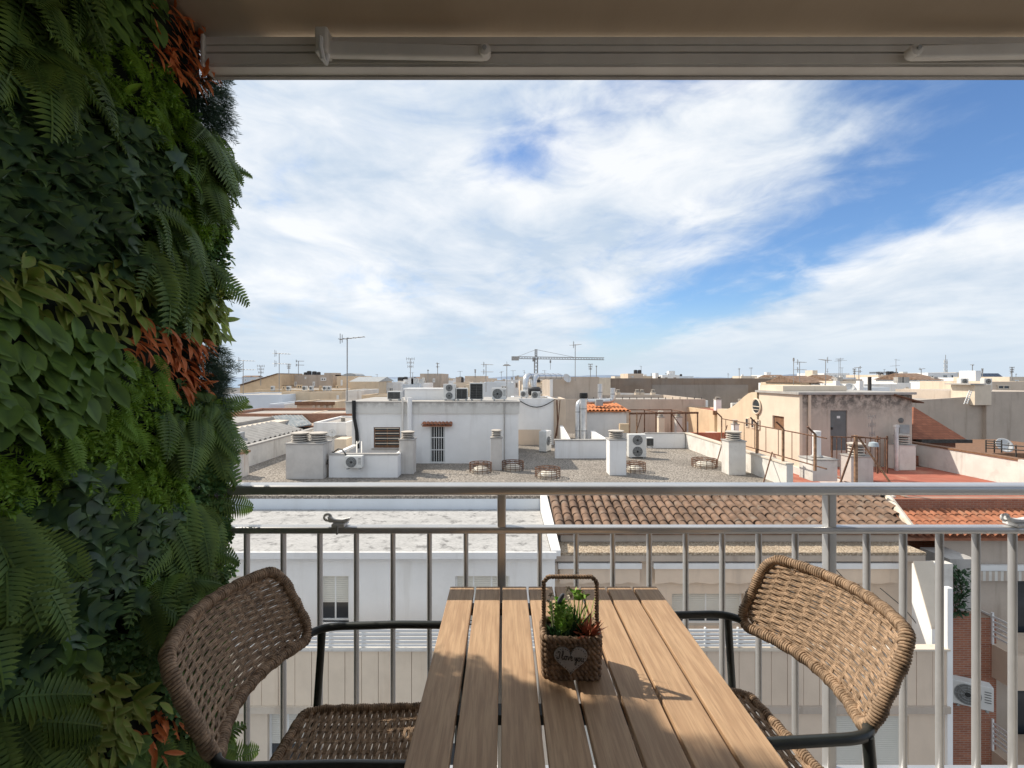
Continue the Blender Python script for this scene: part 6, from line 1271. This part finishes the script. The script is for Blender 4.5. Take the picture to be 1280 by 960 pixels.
DENS = {'ivy': 1.0, 'lance': 1.0, 'broad': .9, 'fern': .27, 'fine': .8, 'box': .85, 'orange': 2.2, 'needle': .9, 'grey': .7}
# seeds of the patches: position on the wall (photo x, y turned into wall coordinates below), kind, reach
seeds = [(30, 30, 'fern', 60), (75, 60, 'fern', 60), (110, 40, 'fern', 40), (150, 60, 'fine', 60), (185, 110, 'fine', 60), (140, 20, 'broad', 45), (180, 15, 'broad', 40), (215, 140, 'fine', 45), (228, 55, 'orange', 46), (232, 15, 'orange', 40), (240, 90, 'orange', 34), (252, 12, 'needle', 30), (268, 120, 'needle', 45), (282, 140, 'needle', 40), (275, 95, 'needle', 30),
 (15, 120, 'ivy', 70), (80, 150, 'ivy', 75), (150, 175, 'ivy', 75), (50, 210, 'ivy', 80), (120, 230, 'ivy', 80), (190, 215, 'ivy', 55), (90, 290, 'ivy', 75), (20, 290, 'ivy', 50), (150, 280, 'ivy', 60), (250, 175, 'fern', 40), (272, 205, 'fern', 48), (240, 215, 'fine', 35), (285, 235, 'fern', 30),
 (205, 300, 'fern', 55), (230, 320, 'fern', 50), (190, 270, 'fern', 35), (262, 270, 'fine', 38), (275, 300, 'box', 38), (265, 335, 'grey', 14), (283, 345, 'box', 34), (250, 350, 'box', 30), (30, 340, 'lance', 50), (80, 365, 'lance', 60), (130, 375, 'lance', 60), (170, 365, 'lance', 45), (15, 375, 'broad', 35), (215, 380, 'box', 36), (262, 390, 'lance', 40), (280, 385, 'lance', 34),
 (185, 420, 'orange', 34), (215, 435, 'orange', 34), (240, 445, 'orange', 36), (235, 468, 'orange', 28), (165, 410, 'lance', 26), (20, 425, 'broad', 60), (80, 430, 'broad', 65), (120, 450, 'broad', 60), (40, 480, 'broad', 60), (100, 500, 'broad', 60), (20, 520, 'broad', 55), (180, 460, 'fine', 40), (275, 450, 'needle', 38), (282, 475, 'needle', 34), (150, 500, 'fine', 50),
 (240, 520, 'fern', 55), (265, 530, 'fern', 42), (280, 510, 'fern', 30), (60, 560, 'fine', 70), (120, 545, 'fine', 65), (180, 560, 'fine', 65), (20, 600, 'fine', 55), (205, 600, 'fine', 50), (150, 600, 'fine', 45), (262, 590, 'box', 42), (280, 600, 'box', 30), (272, 612, 'grey', 10), (100, 610, 'ivy', 40), (130, 630, 'ivy', 45), (90, 660, 'ivy', 55), (150, 680, 'ivy', 60), (60, 640, 'ivy', 30), (190, 650, 'ivy', 40), (15, 640, 'fern', 42), (25, 690, 'fern', 48),
 (225, 680, 'fern', 55), (245, 700, 'fern', 45), (240, 640, 'fern', 34), (270, 660, 'box', 42), (285, 690, 'box', 42), (270, 720, 'box', 40), (200, 740, 'fern', 36), (10, 740, 'fern', 34), (50, 750, 'ivy', 60), (110, 760, 'ivy', 60), (25, 810, 'ivy', 55), (80, 820, 'broad', 45), (140, 800, 'box', 50), (175, 790, 'box', 45), (190, 830, 'box', 45), (230, 750, 'fern', 40), (265, 745, 'lance', 34), (210, 770, 'box', 40), (100, 870, 'lance', 55), (50, 880, 'lance', 50), (150, 880, 'lance', 55), (130, 920, 'lance', 55), (70, 930, 'lance', 45), (15, 910, 'fern', 45), (30, 950, 'fern', 45), (215, 900, 'orange', 20), (200, 935, 'orange', 22), (175, 915, 'orange', 18), (230, 940, 'fern', 45), (275, 930, 'fern', 40), (290, 905, 'fern', 30), (170, 950, 'broad', 40), (250, 870, 'box', 50), (230, 830, 'box', 50)]
XW = -1.055
def kind_at(px, py):
    best, bk = 1e9, 'ivy'
    for (sx, sy, k, r) in seeds:
        d = ((px - sx) ** 2 + (py - sy) ** 2) / (r * r)
        if d < best: best, bk = d, k
    return bk if best < 14 else R.choice(('ivy', 'broad', 'lance', 'fern'))
rt = thing('green_plant_wall', (XW - .06, .6, 0), 'dense artificial plant wall of ivy, ferns and orange leaves', 'plant wall')
WY0, WY1, WZ0, WZ1 = .25, 1.83, -.05, 2.95
m = MB(); m.box(XW - .10, XW - .062, -.95, WY1 - .07, -.08, 3.0); m.build('backing_panel', mat('dark_backing', (.012, .02, .012), .9), rt)
def place(yy, zz, k):
    """matrix for a leaf growing out of the wall and hanging"""
    s = SZ[k] * R.uniform(.72, 1.25); edge = (yy > WY1 - .09)
    out = R.uniform(.35, 1.0) if k not in ('fern',) else R.uniform(.35, .75)
    ang = R.gauss(-pi / 2, .75 if k not in ('orange', 'needle', 'lance') else .95)      # hanging down with scatter
    d = Vector((out, cos(ang) * .9 + (.22 if edge else .12), sin(ang) * .85)).normalized()
    n = (Vector((1.0, -.25, .75)) + Vector((R.gauss(0, .32), R.gauss(0, .35), R.gauss(0, .32)))); n = (n - d * n.dot(d)).normalized(); x = d.cross(n)
    if k == 'fern' and edge: s *= .62
    if k == 'ivy': n = Vector((1.0, -.65, .35)) + Vector((R.gauss(0, .25), R.gauss(0, .25), R.gauss(0, .25))); n = (n - d * n.dot(d)).normalized(); x = d.cross(n)
    base = Vector((XW - .055 + R.uniform(0, .05), yy, zz)); B = Matrix((x, d, n)).transposed() * s
    return base, B, s
stuff = {k: [[], [], []] for k in T}; items = []
cnt = {k: 0 for k in T}
area_n = 12500
for i in range(area_n):
    yy = R.uniform(WY0, WY1) if i % 5 else R.uniform(1.66, WY1); zz = R.uniform(WZ0, WZ1); px = 630 + XW / yy * F; py = 472 - (zz - CAMZ) / yy * F
    vis = -60 < px < 330 and -60 < py < 1010
    if not vis and R.random() < .55: continue
    k = kind_at(px, py)
    if R.random() > DENS[k] * (1.0 if k != 'fern' else 1): 
        if k == 'fern' and R.random() < .35: k = R.choice(('fine', 'box'))
        else: continue
    b, B, s = place(yy, zz, k); ti = R.randrange(len(T[k])); items.append((k, ti, b, B, s, vis))
LIM = {'ivy': 300, 'fern': 200, 'orange': 200, 'lance': 280, 'broad': 240}
NM = {'ivy': 'ivy_leaf', 'fern': 'fern_frond', 'orange': 'orange_leaf', 'lance': 'pointed_leaf', 'broad': 'broad_leaf'}
tme = {}
def tpl_mesh(k, ti):
    vs, fs, e = T[k][ti]; me = bpy.data.meshes.new(NM.get(k, k)); me.from_pydata(vs, [], fs); me.materials.append(LM[k]); a = me.attributes.new('edge', 'FLOAT', 'POINT'); a.data.foreach_set('value', e); me.polygons.foreach_set('use_smooth', [True] * len(fs)); return me
for k in LIM:
    for ti in range(len(T[k])): tme[k, ti] = tpl_mesh(k, ti)
# those that stand proud and show largest become single leaves
items.sort(key=lambda it: -((1 if it[5] else 0) * (it[4] / it[2].y) * (1 + 6 * (it[2].x - (XW - .055)))))
wl = wloc(rt)
for (k, ti, b, B, s, vis) in items:
    if k in LIM and vis and cnt[k] < LIM[k]:
        cnt[k] += 1; o = bpy.data.objects.new(NM[k], tme[k, ti]); COL.objects.link(o); o.parent = rt; o.matrix_local = Matrix.Translation(b - wl + Vector((.012, 0, 0))) @ B.to_4x4()
    else:
        V, Fc, E = stuff[k]; n0 = len(V); vs, fs, e = T[k][ti]; V.extend((b + B @ Vector(v)) - wl for v in vs); Fc.extend(tuple(q + n0 for q in f) for f in fs); E.extend(e)
for k, (V, Fc, E) in stuff.items():
    if not V: continue
    me = bpy.data.meshes.new(k); me.from_pydata([tuple(v) for v in V], [], Fc); me.materials.append(LM[k]); a = me.attributes.new('edge', 'FLOAT', 'POINT'); a.data.foreach_set('value', E); me.polygons.foreach_set('use_smooth', [True] * len(Fc))
    nm = {'ivy': 'ivy_undergrowth', 'fern': 'fern_undergrowth', 'fine': 'fine_fern_foliage', 'lance': 'pointed_undergrowth', 'broad': 'broad_undergrowth', 'box': 'box_foliage', 'orange': 'orange_undergrowth', 'needle': 'needle_foliage', 'grey': 'grey_bud_foliage'}[k]
    o = bpy.data.objects.new(nm, me); COL.objects.link(o); o.parent = rt; o['kind'] = 'stuff'
